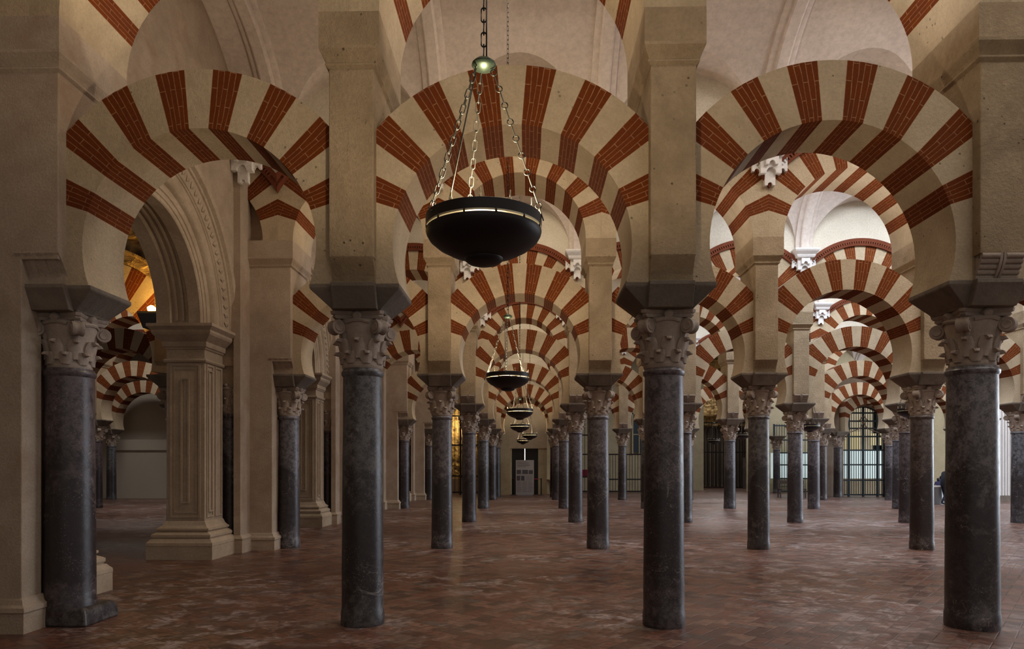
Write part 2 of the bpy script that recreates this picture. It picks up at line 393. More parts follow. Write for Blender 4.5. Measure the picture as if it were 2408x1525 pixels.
def capital_mesh(part='all'):
    b = MB()
    if part in ('all', 'bell'):
        b.lathe([(0.205, 2.70), (0.215, 2.72), (0.215, 2.76), (0.205, 2.78), (0.21, 2.92), (0.225, 3.04), (0.255, 3.14), (0.262, 3.20), (0.24, 3.22)], 40)
    def leaf(ang, z0, h, wid, r0, r1, curl):
        n = 9; m = 4; rows = []
        for i in range(n + 1):
            t = i / n
            if t < 0.75:
                z = z0 + h * t / 0.75; rr = r0 + (r1 - r0) * (t / .75) ** 2
            else:
                a = (t - .75) / .25 * pi * 0.95
                z = z0 + h + curl * 0.45 * sin(a); rr = r1 + curl * 0.6 * (1 - cos(a)) 
                z -= curl * 0.7 * (1 - cos(a)) / 2
            wv = wid * (0.75 + 0.45 * sin(pi * min(1, t * 1.15))) * (1 - 0.5 * max(0, t - .78) / .22)
            rows.append((rr, z, wv))
        for side in (0, 1):
            grid = []
            for (rr, z, wv) in rows:
                line = []
                for k in range(-m, m + 1):
                    s_ = k / m
                    rad = rr + 0.02 * (1 - s_ * s_) + (0.006 if k % 2 else 0) - side * 0.045
                    a = ang + s_ * wv / max(rr, .1)
                    line.append(b.vert((rad * cos(a), rad * sin(a), z - side * 0.012)))
                grid.append(line)
            for i in range(n):
                for k in range(2 * m):
                    b.face([grid[i][k], grid[i][k + 1], grid[i + 1][k + 1], grid[i + 1][k]], 0, None, True)
            if side == 0: g0 = grid
            else: g1 = grid
        for i in range(n):
            for kk in (0, 2 * m): b.face([g0[i][kk], g0[i + 1][kk], g1[i + 1][kk], g1[i][kk]])
        for k in range(2 * m): b.face([g0[n][k], g0[n][k + 1], g1[n][k + 1], g1[n][k]])
    if part in ('all', 'bell'):
        for k in range(8): leaf(pi / 8 + k * pi / 4, 2.75, 0.12, 0.062, 0.212, 0.232, 0.042)
        for k in range(8): leaf(k * pi / 4, 2.80, 0.20, 0.062, 0.214, 0.248, 0.042)
    # corner volutes: fat scrolls on the diagonals, on stalks rising from the bell
    for q in (range(4) if part == 'all' else (range(1) if part == 'volute' else ())):
        a = pi / 4 + q * pi / 2
        d = Vector((cos(a), sin(a), 0)); t = Vector((-sin(a), cos(a), 0)); z = Vector((0, 0, 1))
        c = d * 0.315 + z * 3.115
        R = 0.078; prev = None; first = None; seg = 20
        for (off, rs) in ((-0.062, 0.3), (-0.066, 0.55), (-0.056, 0.62), (-.06, 0.8), (-0.058, 0.95), (-0.045, 1.0), (-.02, 0.9), (0, .82), (.02, 0.9), (0.045, 1.0), (0.058, 0.95), (0.06, 0.8), (.056, .62), (0.066, 0.55), (0.062, 0.3)):
            ring = [b.vert(c + t * off + (d * cos(2 * pi * k / seg) + z * sin(2 * pi * k / seg)) * R * rs) for k in range(seg)]
            if prev:
                for k in range(seg): b.face([prev[k], prev[(k + 1) % seg], ring[(k + 1) % seg], ring[k]], 0, None, True)
            else: first = ring; b.face(ring[::-1])
            prev = ring
        b.face(prev)
        b.tube([d * 0.20 + z * 2.98, d * 0.23 + z * 3.08, d * 0.265 + z * 3.16, d * 0.315 + z * 3.185], [0.035, .045, .05, .035], 8)
    if part in ('bell', 'volute'): return b.mesh('capital_' + part, [M['capital']], 50)
    # abacus with concave sides and clipped corners
    out = []
    for q in range(4):
        a0 = -pi / 4 + q * pi / 2
        for k in range(9):
            tt = k / 8 * 2 - 1
            hw = 0.275; x = tt * (hw - 0.035); yv = -(hw - 0.05 * (1 - tt * tt) )
            ca, sa = cos(q * pi / 2), sin(q * pi / 2)
            out.append((x * ca - yv * sa, x * sa + yv * ca))
    zs = [(3.205, 0.90), (3.225, 0.96), (3.24, 0.93), (3.25, 1.0), (3.28, 1.02)]
    prev = None
    for (zz, sc) in zs:
        ring = [b.vert((x * sc, y * sc, zz)) for x, y in out]
        if prev:
            n = len(out)
            for k in range(n): b.face([prev[k], prev[(k + 1) % n], ring[(k + 1) % n], ring[k]])
        else: b.face(ring[::-1])
        prev = ring
    b.face(prev)
    # boss in the middle of each side
    for q in range(4):
        ca, sa = cos(q * pi / 2), sin(q * pi / 2)
        def R_(x, y, z): return (x * ca - y * sa, x * sa + y * ca, z)
        b.tube([R_(0, -.20, 3.235), R_(0, -.268, 3.235), R_(0, -.28, 3.225)], [0.05, 0.05, 0.035], 8)
        b.tube([R_(-.12, -.235, 3.17), R_(-.04, -.262, 3.185), R_(.04, -.262, 3.185), R_(.12, -.235, 3.17)], .02, 6)
    return b.mesh('capital', [M['capital']], 50)

def impost_mesh():
    b = MB()
    b.stack([(-.25, .25, -.27, .27, 3.28), (-.26, .26, -.29, .29, 3.30), (-.455, .455, -.375, .375, 3.48), (-.46, .46, -.38, .38, 3.495), (-.46, .46, -.38, .38, 3.53)])
    b.stack([(-.225, .225, -.36, .36, 3.281), (-.225, .225, -.44, .44, 3.46), (-.225, .225, -.455, .455, 3.49), (-.225, .225, -.455, .455, 3.529)])
    return bevel(b.mesh('impost', [M['impost']]), 0.008, 2)
SH = [shaft_mesh(i, 0.222 + .006 * (i - 1), 0.205 + .005 * (i - 1)) for i in range(3)]
SHB = shaft_mesh(9, 0.252, 0.235)
CAPM = capital_mesh(); CAPB, CAPV, CAPA = capital_mesh('bell'), capital_mesh('volute'), capital_mesh('abacus'); IMPM = impost_mesh()

def add_capital(t, detailed=True, sc=None):
    if not detailed: return obj('capital', CAPM, t)
    c = obj('capital', CAPB, t)
    for q in range(4): obj('volute', CAPV, c, rot=q * pi / 2)
    obj('abacus', CAPA, c)
    return c
def column(x, y, label, group, mesh=None, rot=None, sc=1.0):
    t = thing('marble_column', label, 'column', (x, y, 0), 0, group)
    a = obj('shaft', mesh or random.choice(SH), t)
    add_capital(t, y < 22)
    i = obj('impost_block', IMPM, t)
    return t

# ------------------------------------------------------------------ pier meshes
def mod_plain():
    b = MB(); pts = [(-.38, 3.53), (-.40, 3.60), (-.44, 3.68), (-.50, 3.77)]
    for sgn in (1,):
        b2 = [(p[0] * sgn, p[1]) for p in pts] + [(-.3 * sgn, 3.77), (-.3 * sgn, 3.53)]
        l = [b.vert((-.215, y, z)) for y, z in b2]; r = [b.vert((.215, y, z)) for y, z in b2]
        n = len(b2)
        for k in range(n): b.face([l[k], l[(k + 1) % n], r[(k + 1) % n], r[k]])
        b.face(l); b.face(r[::-1])
    return b.mesh('modillion', [M['pier']])
def mod_rolls():
    b = MB()
    for sgn in (1,):
        n = 5
        for k in range(n):
            t = k / (n - 1); z = 3.555 + 0.19 * t; y = -(0.37 + 0.11 * t)
            b.tube([(-.205, y, z), (-.03, y, z)], .029, 10); b.tube([(.03, y, z), (.205, y, z)], .029, 10)
        pts = [(-.36, 3.53), (-.40, 3.545), (-.46, 3.62), (-.495, 3.70), (-.505, 3.77), (-.3, 3.77), (-.3, 3.53)]
        for (x0, x1, dy) in ((-.03, -.004, 0), (.004, .03, 0), (-.2, .2, .07)):
            q = [((p[0] + dy) * sgn, p[1]) for p in pts]
            l = [b.vert((x0, y, z)) for y, z in q]; r = [b.vert((x1, y, z)) for y, z in q]; m_ = len(q)
            for k in range(m_): b.face([l[k], l[(k + 1) % m_], r[(k + 1) % m_], r[k]])
            b.face(l); b.face(r[::-1])
    return b.mesh('modillion_rolls', [M['capital']], 40)
def lowshaft():
    b = MB(); b.box(-.225, .225, -.385, .385, 3.53, 3.78); b.box(-.225, .225, -.50, .50, 3.76, 5.66)
    return bevel(b.mesh('pier_lower', [M['pier']]), 0.012, 2)
def cornice(x0=.225, x1=.225):
    b = MB()
    R = [(0.0, 0.0, 5.64), (.012, .012, 5.65), (.03, .03, 5.665), (.03, .03, 5.68), (.02, .02, 5.69), (.035, .04, 5.72), (.06, .075, 5.76), (.075, .1, 5.79), (.075, .1, 5.82)]
    b.stack([(-x0 - a, x1 + a, -.5 - c, .5 + c, z) for a, c, z in R]); return b.mesh('cornice', [M['pier']])
def upshaft():
    b = MB(); b.box(-.30, .30, -.60, .60, 5.82, 6.15); return b.mesh('pier_upper', [M['pier']])
MODP, MODR, LOWS, CORN, UPS = mod_plain(), mod_rolls(), lowshaft(), cornice(), upshaft()

def corbel_mesh():
    b = MB()
    # stepped cornice
    b.stack([(-.24, .24, -.26, 0, 7.66), (-.26, .26, -.28, 0, 7.70), (-.27, .27, -.29, 0, 7.74), (-.33, .33, -.36, 0, 7.82), (-.35, .35, -.38, 0, 7.86), (-.35, .35, -.38, 0, 7.90)])
    def lob(x0, x1, y0, z0, z1, d):
        """a pendant block with a round bite out of its foot"""
        c = (x0 + x1) / 2; r = (x1 - x0) * 0.24; pts = [(x0, z1), (x0, z0), (c - r, z0)]
        for k in range(1, 8):
            a = pi - pi * k / 8; pts.append((c + r * cos(a), z0 + r * 1.2 * sin(a)))
        pts += [(c + r, z0), (x1, z0), (x1, z1)]
        f = [b.vert((x, y0, z)) for x, z in pts]; k_ = [b.vert((x, y0 + d, z)) for x, z in pts]; n = len(pts)
        for k in range(n): b.face([f[k], f[(k + 1) % n], k_[(k + 1) % n], k_[k]])
        # fill as strips (concave outline)
        b.face(f); b.face(k_[::-1])
    lob(-.34, -.16, -.08, 7.40, 7.68, .09); lob(.16, .34, -.08, 7.40, 7.68, .09)
    lob(-.10, .10, -.10, 7.12, 7.46, .11)
    lob(-.20, .20, -.17, 7.33, 7.68, .16); lob(-.12, .12, -.24, 7.48, 7.68, .12)
    return b.mesh('corbel', [M['white']])
CORB = corbel_mesh()

def pier(x, y, r, k, group, back=True):
    pl = colplace(k).replace('column', 'pier')
    t = thing('masonry_pier', 'limestone pier with cornice, %s, %s' % (ROWN[r], pl), 'pier', (x, y, 0), 0, group)
    obj('pier_shaft', LOWS, t)
    plainm = (r == 1) or (r == 0 and k < 2)
    for q in (0, pi): obj('modillion', MODP if plainm else MODR, t, rot=q)
    obj('cornice', CORN, t)
    if r == 5: return t
    obj('upper_pier', UPS, t)
    for sgn in (1, -1):
        c = obj('corbel', CORB, t, (0, -.6 * sgn, 0), 0 if sgn > 0 else pi); c['label'] = 'white stucco corbel'
    return t

# ------------------------------------------------------------------ arches
def arch_angles(tmax, clip=None):
    P = 19.4; reds = []
    for i in range(4):
        a = 4.7 + i * P * 1.0; reds.append((a, a + 9.7))
    bnds = {0.0, tmax}
    for a, b_ in reds:
        for x in (a, b_):
            if x < tmax: bnds.add(x)
    if clip: bnds.add(clip)
    bl = sorted(bnds); full = []
    for a, b_ in zip(bl, bl[1:]):
        n = max(1, int((b_ - a) / 3.4)); full += [a + (b_ - a) * i / n for i in range(n)]
    full.append(tmax)
    th = [-x for x in reversed(full[1:])] + full
    def red(m_): m_ = abs(m_); return any(a <= m_ <= b_ for a, b_ in reds)
    def base(m_):
        am = abs(m_)
        for a, b_ in reds:
            if a <= am <= b_: return a if m_ > 0 else -b_
        return 0
    return th, red, base
def ring_arch(b, Rin, Rout, zc, xclip, hy, tmax, zmin=None):
    clip = math.degrees(asin(min(1, xclip / Rout)))
    th, red, base = arch_angles(tmax, clip)
    def P(a):
        a = radians(a); si, co = sin(a), cos(a)
        pi_ = (Rin * si, zc + Rin * co)
        if abs(Rout * si) <= xclip + 1e-6 and co > 0: po = (Rout * si, zc + Rout * co)
        else:
            x = math.copysign(xclip, si); po = (x, zc + x * co / si)
        if zmin is not None:
            pi_ = (pi_[0], max(pi_[1], zmin)); po = (po[0], max(po[1], zmin))
        return pi_, po
    for a0, a1 in zip(th, th[1:]):
        m_ = (a0 + a1) / 2; mi = 1 if red(m_) else 0; bs = base(m_)
        (i0, o0), (i1, o1) = P(a0), P(a1)
        u0, u1 = (a0 - bs) / 9.7 * .33, (a1 - bs) / 9.7 * .33
        def rad(p): return sqrt(p[0] ** 2 + (p[1] - zc) ** 2)
        for y in (-hy, hy):
            b.poly([(i0[0], y, i0[1]), (i1[0], y, i1[1]), (o1[0], y, o1[1]), (o0[0], y, o0[1])], mi,
                   [(rad(i0), u0), (rad(i1), u1), (rad(o1), u1), (rad(o0), u0)])
        b.poly([(i0[0], -hy, i0[1]), (i0[0], hy, i0[1]), (i1[0], hy, i1[1]), (i1[0], -hy, i1[1])], mi,
               [(-hy + .07, u0), (hy + .07, u0), (hy + .07, u1), (-hy + .07, u1)])
        b.poly([(o0[0], -hy, o0[1]), (o1[0], -hy, o1[1]), (o1[0], hy, o1[1]), (o0[0], hy, o0[1])], mi,
               [(-hy, u0), (-hy, u1), (hy, u1), (hy, u0)])
    for s_ in (0, -1):
        i0, o0 = P(th[s_]); b.poly([(i0[0], -hy, i0[1]), (o0[0], -hy, o0[1]), (o0[0], hy, o0[1]), (i0[0], hy, i0[1])])
_c1, _c2 = {}, {}
def lower_arch_mesh(w):
    w = round(w, 2)
    if w not in _c1:
        b = MB(); Rin = w / 2 - .39
        tmax = 90 + math.degrees(asin(.39 / Rin)) + .3
        ring_arch(b, Rin, Rin + .60, 3.92, w / 2 - .222, .375, tmax, 3.53)
        _c1[w] = b.mesh('horseshoe_arch', [M['cream'], M['brick']])
    return _c1[w]
def upper_arch_meshes(w):
    w = round(w, 2)
    if w not in _c2:
        b = MB(); Rin = w / 2 - .30; Ro = Rin + .55
        ring_arch(b, Rin, Ro, 6.15, w / 2 - .001, .60, 90)
        me1 = b.mesh('upper_arch', [M['cream'], M['brick']])
        # moulding with a row of dentils
        b = MB(); Rd = Ro + .20; cl = asin(min(1, (w / 2 - .002) / Rd))
        n = 44
        prof = [(Ro + .0, .0), (Ro + .0, .06), (Ro + .05, .075), (Ro + .05, .045), (Ro + .11, .045), (Ro + .11, .08), (Ro + .19, .10), (Rd, .10), (Rd, .0)]
        for sg in (1,):
            prev = None
            for i in range(n + 1):
                ring = []
                for (r, d) in prof:
                    cr = asin(min(1, (w / 2 - .002) / r)); a = -cr + 2 * cr * i / n
                    x = r * sin(a); z = 6.15 + r * cos(a)
                    ring.append(b.vert((x, -(.60 + d) * sg, z)))
                if prev:
                    for k in range(len(prof) - 1): b.face([prev[k], prev[k + 1], ring[k + 1], ring[k]])
                prev = ring
            nd = 52
            for i in range(nd):
                a = -cl * .98 + 2 * cl * .98 * (i + .5) / nd; da = .018
                pts = []
                for (r, aa) in ((Ro + .05, a - da / 2), (Ro + .05, a + da / 2), (Ro + .11, a + da / 2), (Ro + .11, a - da / 2)):
                    pts.append((r * sin(aa), 6.15 + r * cos(aa)))
                f = [b.vert((x, -.68 * sg, z)) for x, z in pts]; g = [b.vert((x, -.64 * sg, z)) for x, z in pts]
                b.face(f)
                for k in range(4): b.face([f[k], f[(k + 1) % 4], g[(k + 1) % 4], g[k]])
        me2 = b.mesh('dentil_moulding', [M['dentil']])
        # wall above
        b = MB(); top = 10.2; cl2 = asin((w / 2) / Ro); n = 28; xs = []
        for i in range(n + 1):
            a = -cl2 + 2 * cl2 * i / n; xs.append((Ro * sin(a), 6.15 + Ro * cos(a)))
        for (x0, z0), (x1, z1) in zip(xs, xs[1:]):
            for y in (-.60, .60): b.poly([(x0, y, z0), (x1, y, z1), (x1, y, top), (x0, y, top)])
        b.poly([(-w / 2, -.6, top), (w / 2, -.6, top), (w / 2, .6, top), (-w / 2, .6, top)])
        me3 = b.mesh('spandrel', [M['spandrel']])
        _c2[w] = (me1, me2, me3)
    return _c2[w]

def bay(r, k0, x0, x1, y, upper=True):
    xc = (x0 + x1) / 2; w = x1 - x0
    if r == 1 and k0 == -3:
        b = MB(); ring_arch(b, 1.25, 2.05, 3.80, 1.62, .45, 100, 3.53)
        o = obj('horseshoe_arch', b.mesh('lamplit_arch', [M['cream'], M['brick']]), None, (xc + .1, y, 0))
        tag(o, 'broad striped arch glowing orange in lamplight beyond the left-hand wall', 'arch'); return
    o = obj('horseshoe_arch', lower_arch_mesh(w), None, (xc, y, 0))
    tag(o, 'lower striped horseshoe arch, %s, %s' % (ROWN[r], bayplace(k0)), 'arch', 'lower striped arches')
    if upper:
        m1, m2, m3 = upper_arch_meshes(w)
        t = thing('upper_arch', 'upper round striped arch, %s, %s' % (ROWN[r], bayplace(k0)), 'arch', (xc, y, 0), 0, 'upper striped arches')
        obj('arch_ring', m1, t); 
        for q in (0, pi): d = obj('dentil_moulding', m2, t, rot=q); d['label'] = 'red dentilled moulding'
        obj('spandrel_wall', m3, t)

rows = {0: range(-1, 4), 1: range(-3, 5), 2: range(-4, 6), 3: range(-5, 7), 4: range(-6, 8), 5: range(0, 2)}
for r, ks in rows.items():
    y = ROWY[r] if r < 5 else ROW6
    ks = list(ks)
    for k in ks:
        if k == -1: continue
        x = cx_(r, k)
        mesh = SHB if (r == 0 and k == 2) else None
        hue = {0: 'dark grey', 1: 'grey', 2: 'mottled grey', 3: 'grey', 4: 'pale-topped grey', 5: 'grey'}[r]
        column(x, y, '%s marble column with carved capital, %s, %s' % (hue, ROWN[r], colplace(k)), 'marble columns', mesh)
        pier(x, y, r, k, 'masonry piers on the columns')
    for a, b_ in zip(ks, ks[1:]):
        if a == -2: continue
        bay(r, a, cx_(r, a), cx_(r, b_), y, r < 5)

# gate arch of the far wall, on the right
column(16.81, ROW6, 'pale marble column left of the tall arched iron gate on the right', 'marble columns')
column(19.81, ROW6, 'pale marble column right of the tall arched iron gate on the right', 'marble columns')
o = obj('horseshoe_arch', lower_arch_mesh(3.0), None, (18.31, ROW6, 0)); tag(o, 'red and white horseshoe arch framing the tall iron gate at the far right', 'arch', 'lower striped arches')
column(15.35, 44.4, 'slim grey column in front of the far grille, left of the gate arch', 'marble columns')

# ------------------------------------------------------------------ left wall
XW = -5.68
def left_pier(r):
    y = ROWY[r] if r < 5 else ROW6
    pl = '%s' % ROWN[r]
    # engaged column
    t = thing('marble_column', 'dark mottled column %s, %s' % ('on a worn stone block, engaged in the left-hand wall pier' if r == 0 else 'engaged in the left-hand wall pier', pl), 'column', (-4.93, y, 0), 0, 'marble columns')
    sh = obj('shaft', SHB if r == 0 else SH[1], t)
    if r == 0:
        sh.scale = (1, 1, 0.962); sh.location = (0, 0, .105)
    add_capital(t, r < 3); obj('impost_block', IMPM, t)
    if r == 0:
        b = MB(); b.stack([(-.25, .33, -.25, .36, 0), (-.25, .32, -.245, .35, .12), (-.25, .31, -.24, .33, .17), (-.24, .27, -.23, .28, .19)])
        me = b.mesh('plinth', [M['marble']]); bevel(me, .03, 2); obj('plinth', me, t)
    # wall pier
    t = thing('wall_pier', 'square plastered pier with ribbed console against left-hand wall, %s' % pl, 'pier', (-5.1, y, 0), 0, 'wall piers')
    b = MB()
    b.box(-1.60, 0, -.50, -.20, .3, 3.78); b.box(-1.60, -.10, -.20, .50, .0, 3.78)
    b.box(-1.60, .375, -.50, .50, 3.76, 5.66)
    obj('pier_shaft', bevel(b.mesh('wall_pier_shaft', [M['plaster']]), .01, 2), t)
    b = MB(); b.stack([(-1.6, .07, -.57, .4, 0), (-1.6, .07, -.57, .4, .2), (-1.6, .085, -.585, .4, .215), (-1.6, .08, -.58, .4, .26), (-1.6, .04, -.54, .4, .285), (-1.6, .02, -.52, .4, .33), (-1.6, 0, -.50, .4, .345)])
    obj('base_moulding', b.mesh('wall_pier_base', [M['plaster']]), t)
    b = MB()   # ribbed concave console over the column
    pts = [(0, 3.53), (.19, 3.53), (.20, 3.60), (.24, 3.68), (.33, 3.75), (.375, 3.78), (0, 3.78)]
    pts = [(.0, -.40, 3.53)]
    prof = [(-.36, 3.53), (-.375, 3.58), (-.40, 3.65), (-.45, 3.73), (-.52, 3.82), (-.52, 3.84)]
    for i, (yy, zz) in enumerate(prof): pass
    x0, x1 = -.06, .385; nr = 8
    for j in range(nr):
        xa = x0 + (x1 - x0) * j / nr; xb = x0 + (x1 - x0) * (j + 1) / nr; dd = .012 if j % 2 else 0
        q = [(p[0] + dd, p[1]) for p in prof] + [(-.2, 3.84), (-.2, 3.53)]
        l = [b.vert((xa, yy, zz)) for yy, zz in q]; rr = [b.vert((xb, yy, zz)) for yy, zz in q]; m_ = len(q)
        for k in range(m_): b.face([l[k], l[(k + 1) % m_], rr[(k + 1) % m_], rr[k]])
        b.face(l); b.face(rr[::-1])
    b.box(-.05, .375, -.385, .385, 3.53, 3.78)
    obj('console', b.mesh('console', [M['plaster']]), t)
    b = MB()
    R = [(0.0, 0.0, 5.64), (.012, .012, 5.65), (.03, .03, 5.665), (.03, .03, 5.68), (.02, .02, 5.69), (.035, .04, 5.72), (.06, .075, 5.76), (.075, .1, 5.79), (.075, .1, 5.82)]
    b.stack([(-1.6, .375 + a, -.5 - c, .5 + c, z) for a, c, z in R])
    obj('cornice', b.mesh('wall_cornice', [M['plaster']]), t)
    b = MB(); b.box(-1.6, .45, -.60, .60, 5.82, 6.15)
    b.box(-1.6, -.45, -.598, .598, 6.15, 10.2); b.box(-.46, .05, -.42, .42, 6.15, 10.2)
    obj('upper_pier', b.mesh('wall_upper_pier', [M['plaster']]), t)
    c = obj('corbel', CORB, t, (-.37, -.95, 0), 0); c['label'] = 'white stucco corbel'
for r in range(5): left_pier(r)
def filt(me, w, name):
    m2 = me.copy(); bm = bmesh.new(); bm.from_mesh(m2)
    bmesh.ops.delete(bm, geom=[f for f in bm.faces if f.calc_center_median().x < w / 2 - .66], context='FACES')
    bm.to_mesh(m2); bm.free(); return m2
_s = [filt(m_, 3.2, 'stub') for m_ in upper_arch_meshes(3.2)]
for r in range(5):
    t = thing('upper_arch', 'springing of a striped upper arch dying into the left-hand wall, %s' % ROWN[r], 'arch', (-4.95 - 1.6, ROWY[r], 0), 0, 'arch stumps at the left wall')
    obj('arch_ring', _s[0], t); obj('dentil_moulding', _s[1], t); obj('spandrel_wall', _s[2], t)

def panelled_pier_mesh():
    # local: x from -.7 (back) to 0 (face towards the hall), y 0..0.77
    X0, X1, Y0, Y1 = -.70, 0, 0, .77
    b = MB()
    prof = [(.25, 0), (.25, .24), (.255, .25), (.25, .30), (.22, .33), (.20, .36), (.17, .37), (.19, .40), (.19, .44), (.16, .46), (.10, .49), (.11, .50), (.13, .52), (.13, .55), (.10, .56), (.05, .60), (.02, .66), (.0, .68)]
    b.stack([(X0 - e, X1 + e, Y0 - e, Y1, z) for e, z in prof])
    base = b.mesh('pedestal_base', [M['carved']])
    b = MB(); b.box(X0, X1, Y0, Y1, .66, 3.62)
    sh = b.mesh('pedestal_shaft', [M['carved']]); b = MB()
    def panel_front(x0, x1, z0, z1, y, d, wd):
        for (a0, a1, c0, c1) in ((x0, x1, z0, z0 + wd), (x0, x1, z1 - wd, z1), (x0, x0 + wd, z0 + wd, z1 - wd), (x1 - wd, x1, z0 + wd, z1 - wd)):
            b.box(a0, a1, y - d, y + .01, c0, c1)
    def panel_side(y0, y1, z0, z1, x, d, wd):
        for (a0, a1, c0, c1) in ((y0, y1, z0, z0 + wd), (y0, y1, z1 - wd, z1), (y0, y0 + wd, z0 + wd, z1 - wd), (y1 - wd, y1, z0 + wd, z1 - wd)):
            b.box(x - .01, x + d, a0, a1, c0, c1)
    panel_front(-.63, -.07, .74, 3.54, 0, .02, .035); panel_front(-.56, -.14, .82, 3.46, 0, .012, .02)
    panel_front(-.43, -.27, 1.0, 3.28, 0, .03, .03)
    panel_side(.07, .34, .74, 3.54, 0, .02, .03); panel_side(.12, .29, .84, 3.44, 0, .03, .02)
    panel_side(.42, .70, .74, 3.54, 0, .02, .03)
    pm = b.mesh('panel_mouldings', [M['carved']])
    b = MB()
    prof = [(0, 3.56), (.03, 3.57), (.045, 3.60), (.03, 3.63), (.0, 3.64), (.0, 3.80), (.02, 3.81), (.03, 3.84), (.05, 3.85), (.06, 3.90), (.06, 3.94), (.10, 3.98), (.17, 4.05), (.19, 4.09), (.19, 4.13), (.22, 4.16), (.25, 4.19), (.25, 4.24)]
    b.stack([(X0 - e, X1 + e, Y0 - e, Y1, z) for e, z in prof])
    co = b.mesh('pedestal_cornice', [M['carved']])
    return base, sh, co, pm
PB, PS, PC, PM = panelled_pier_mesh()
NW = {1: 'between front and second rows', 2: 'between second and third rows', 3: 'between third and fourth rows', 4: 'between fourth and fifth rows'}
def left_bay(n):
    ya, yb = ROWY[n - 1], ROWY[n]; yc = (ya + yb) / 2 + .0; half = (yb - ya) / 2
    # two panelled piers
    for side in (1, -1):
        yy = (yb - 1.75) if side > 0 else (ya + 1.75)
        t = thing('panelled_pier', 'panelled stone pier, %s jamb of the left wall arch %s' % ('far' if side > 0 else 'near', NW[n]), 'pier', (-5.89, yy, 0), 0, 'panelled piers')
        for nm, me in (('base', PB), ('panelled_shaft', PS), ('cornice', PC)):
            o = obj(nm, me, t)
            if side < 0: o.scale = (1, -1, 1)
            if nm == 'panelled_shaft': obj('panel_moulding', PM, o)
        # niche column behind it
        yn = yb - .72 if side > 0 else ya + .72
        t = thing('niche_column', 'small dark niche column behind the %s panelled pier %s' % ('far' if side > 0 else 'near', NW[n]), 'column', (-5.86, yn, 0), 0, 'niche columns')
        for nm, me, s in (('shaft', SH[0], .74), ('capital', CAPM, .74), ('impost_block', IMPM, .0)):
            if not s: continue
            o = obj(nm, me, t); o.scale = (s, s, 1); 
        b = MB(); b.box(-.2, .18, -.17, .17, 3.28, 4.2); b.box(-.26, .24, -.2, .2, 3.62, 3.8)
        obj('impost_block', b.mesh('niche_impost', [M['carved']]), t)
    # wall with its arch
    b = MB(); R1 = 2.72; R0 = 1.63; zc = 4.30; z0 = 4.24; top = 10.2; hw = half - .5
    n_ = 40
    def circ(R, i): a = pi * i / n_; return (yc - R * cos(a), zc + R * sin(a))
    for i in range(n_):
        (y0, h0), (y1, h1) = circ(R1, i), circ(R1, i + 1)
        b.poly([(XW, y0, h0), (XW, y1, h1), (XW, y1, top), (XW, y0, top)])
    for sg in (-1, 1):
        b.poly([(XW, yc + sg * R1, z0), (XW, yc + sg * (hw + .02), z0), (XW, yc + sg * (hw + .02), top), (XW, yc + sg * R1, top)])
        b.poly([(XW, yc + sg * R1, z0), (XW, yc + sg * (hw + .02), z0), (-6.7, yc + sg * (hw + .02), z0), (-6.7, yc + sg * R1, z0)])
        # niche back wall
        y_in = yc + sg * (half - 1.0); y_out = yc + sg * (half - .3)
        b.box(-6.72, -6.12, min(y_in, y_out), max(y_in, y_out), 0, z0)
        yp = sorted((yc + sg * (half - .97), yc + sg * (half - .49)))
        # pilaster strip
        b.box(XW - .3, XW + .13, yp[0] + .0, yp[1], z0, 7.7)
        b.box(XW - .0, XW + .13, yp[0] + (.0 if sg > 0 else .0), yp[1], .0, z0)
        b.stack([(XW - .0, XW + .19, yp[0] - .06, yp[1] + .06, 0), (XW, XW + .19, yp[0] - .06, yp[1] + .06, .24), (XW, XW + .2, yp[0] - .07, yp[1] + .07, .28), (XW, XW + .14, yp[0] - .01, yp[1] + .01, .34)])
    # back face of the wall
    for i in range(n_):
        (y0, h0), (y1, h1) = circ(R0, i), circ(R0, i + 1)
        b.poly([(-6.7, y0, h0), (-6.7, y1, h1), (-6.7, y1, top), (-6.7, y0, top)])
    for sg in (-1, 1):
        b.poly([(-6.7, yc + sg * R0, z0), (-6.7, yc + sg * hw, z0), (-6.7, yc + sg * hw, top), (-6.7, yc + sg * R0, top)])
    o = obj('wall_left', b.mesh('wall_left', [M['plaster']]), None); o['kind'] = 'structure'
    # archivolt
    b = MB()
    prof = [(R0, -6.7), (R0, -6.45), (R0 + .05, -6.42), (R0 + .05, -6.14), (R0, -6.11), (R0, -5.90), (R0 + .02, -5.885), (R0 + .08, -5.885), (R0 + .085, -5.87), (R0 + .17, -5.87), (R0 + .18, -5.85), (R0 + .30, -5.85), (R0 + .32, -5.80), (R0 + .36, -5.77), (R0 + .42, -5.765), (R0 + .46, -5.79), (R0 + .47, -5.83), (R0 + .62, -5.82),
            (R0 + .63, -5.80), (R0 + .66, -5.80), (R0 + .67, -5.78), (R0 + .92, -5.76), (R0 + .93, -5.73), (R0 + .97, -5.72), (R0 + 1.0, -5.66), (R0 + 1.07, -5.64), (R0 + 1.08, -5.66), (R0 + 1.10, -5.69)]
    N_ = 64; prev = None
    for i in range(N_ + 1):
        a = pi * i / N_
        ring = [b.vert((x, yc - R * cos(a), zc + R * sin(a))) for R, x in prof]
        if prev:
            for k in range(len(prof) - 1): b.face([prev[k], prev[k + 1], ring[k + 1], ring[k]])
        prev = ring
    for e in (1, -1):
        ring = [b.vert((x, yc + e * R, z0)) for R, x in prof]; r2 = [b.vert((x, yc + e * R, zc)) for R, x in prof]
        for k in range(len(prof) - 1): b.face([ring[k], ring[k + 1], r2[k + 1], r2[k]])
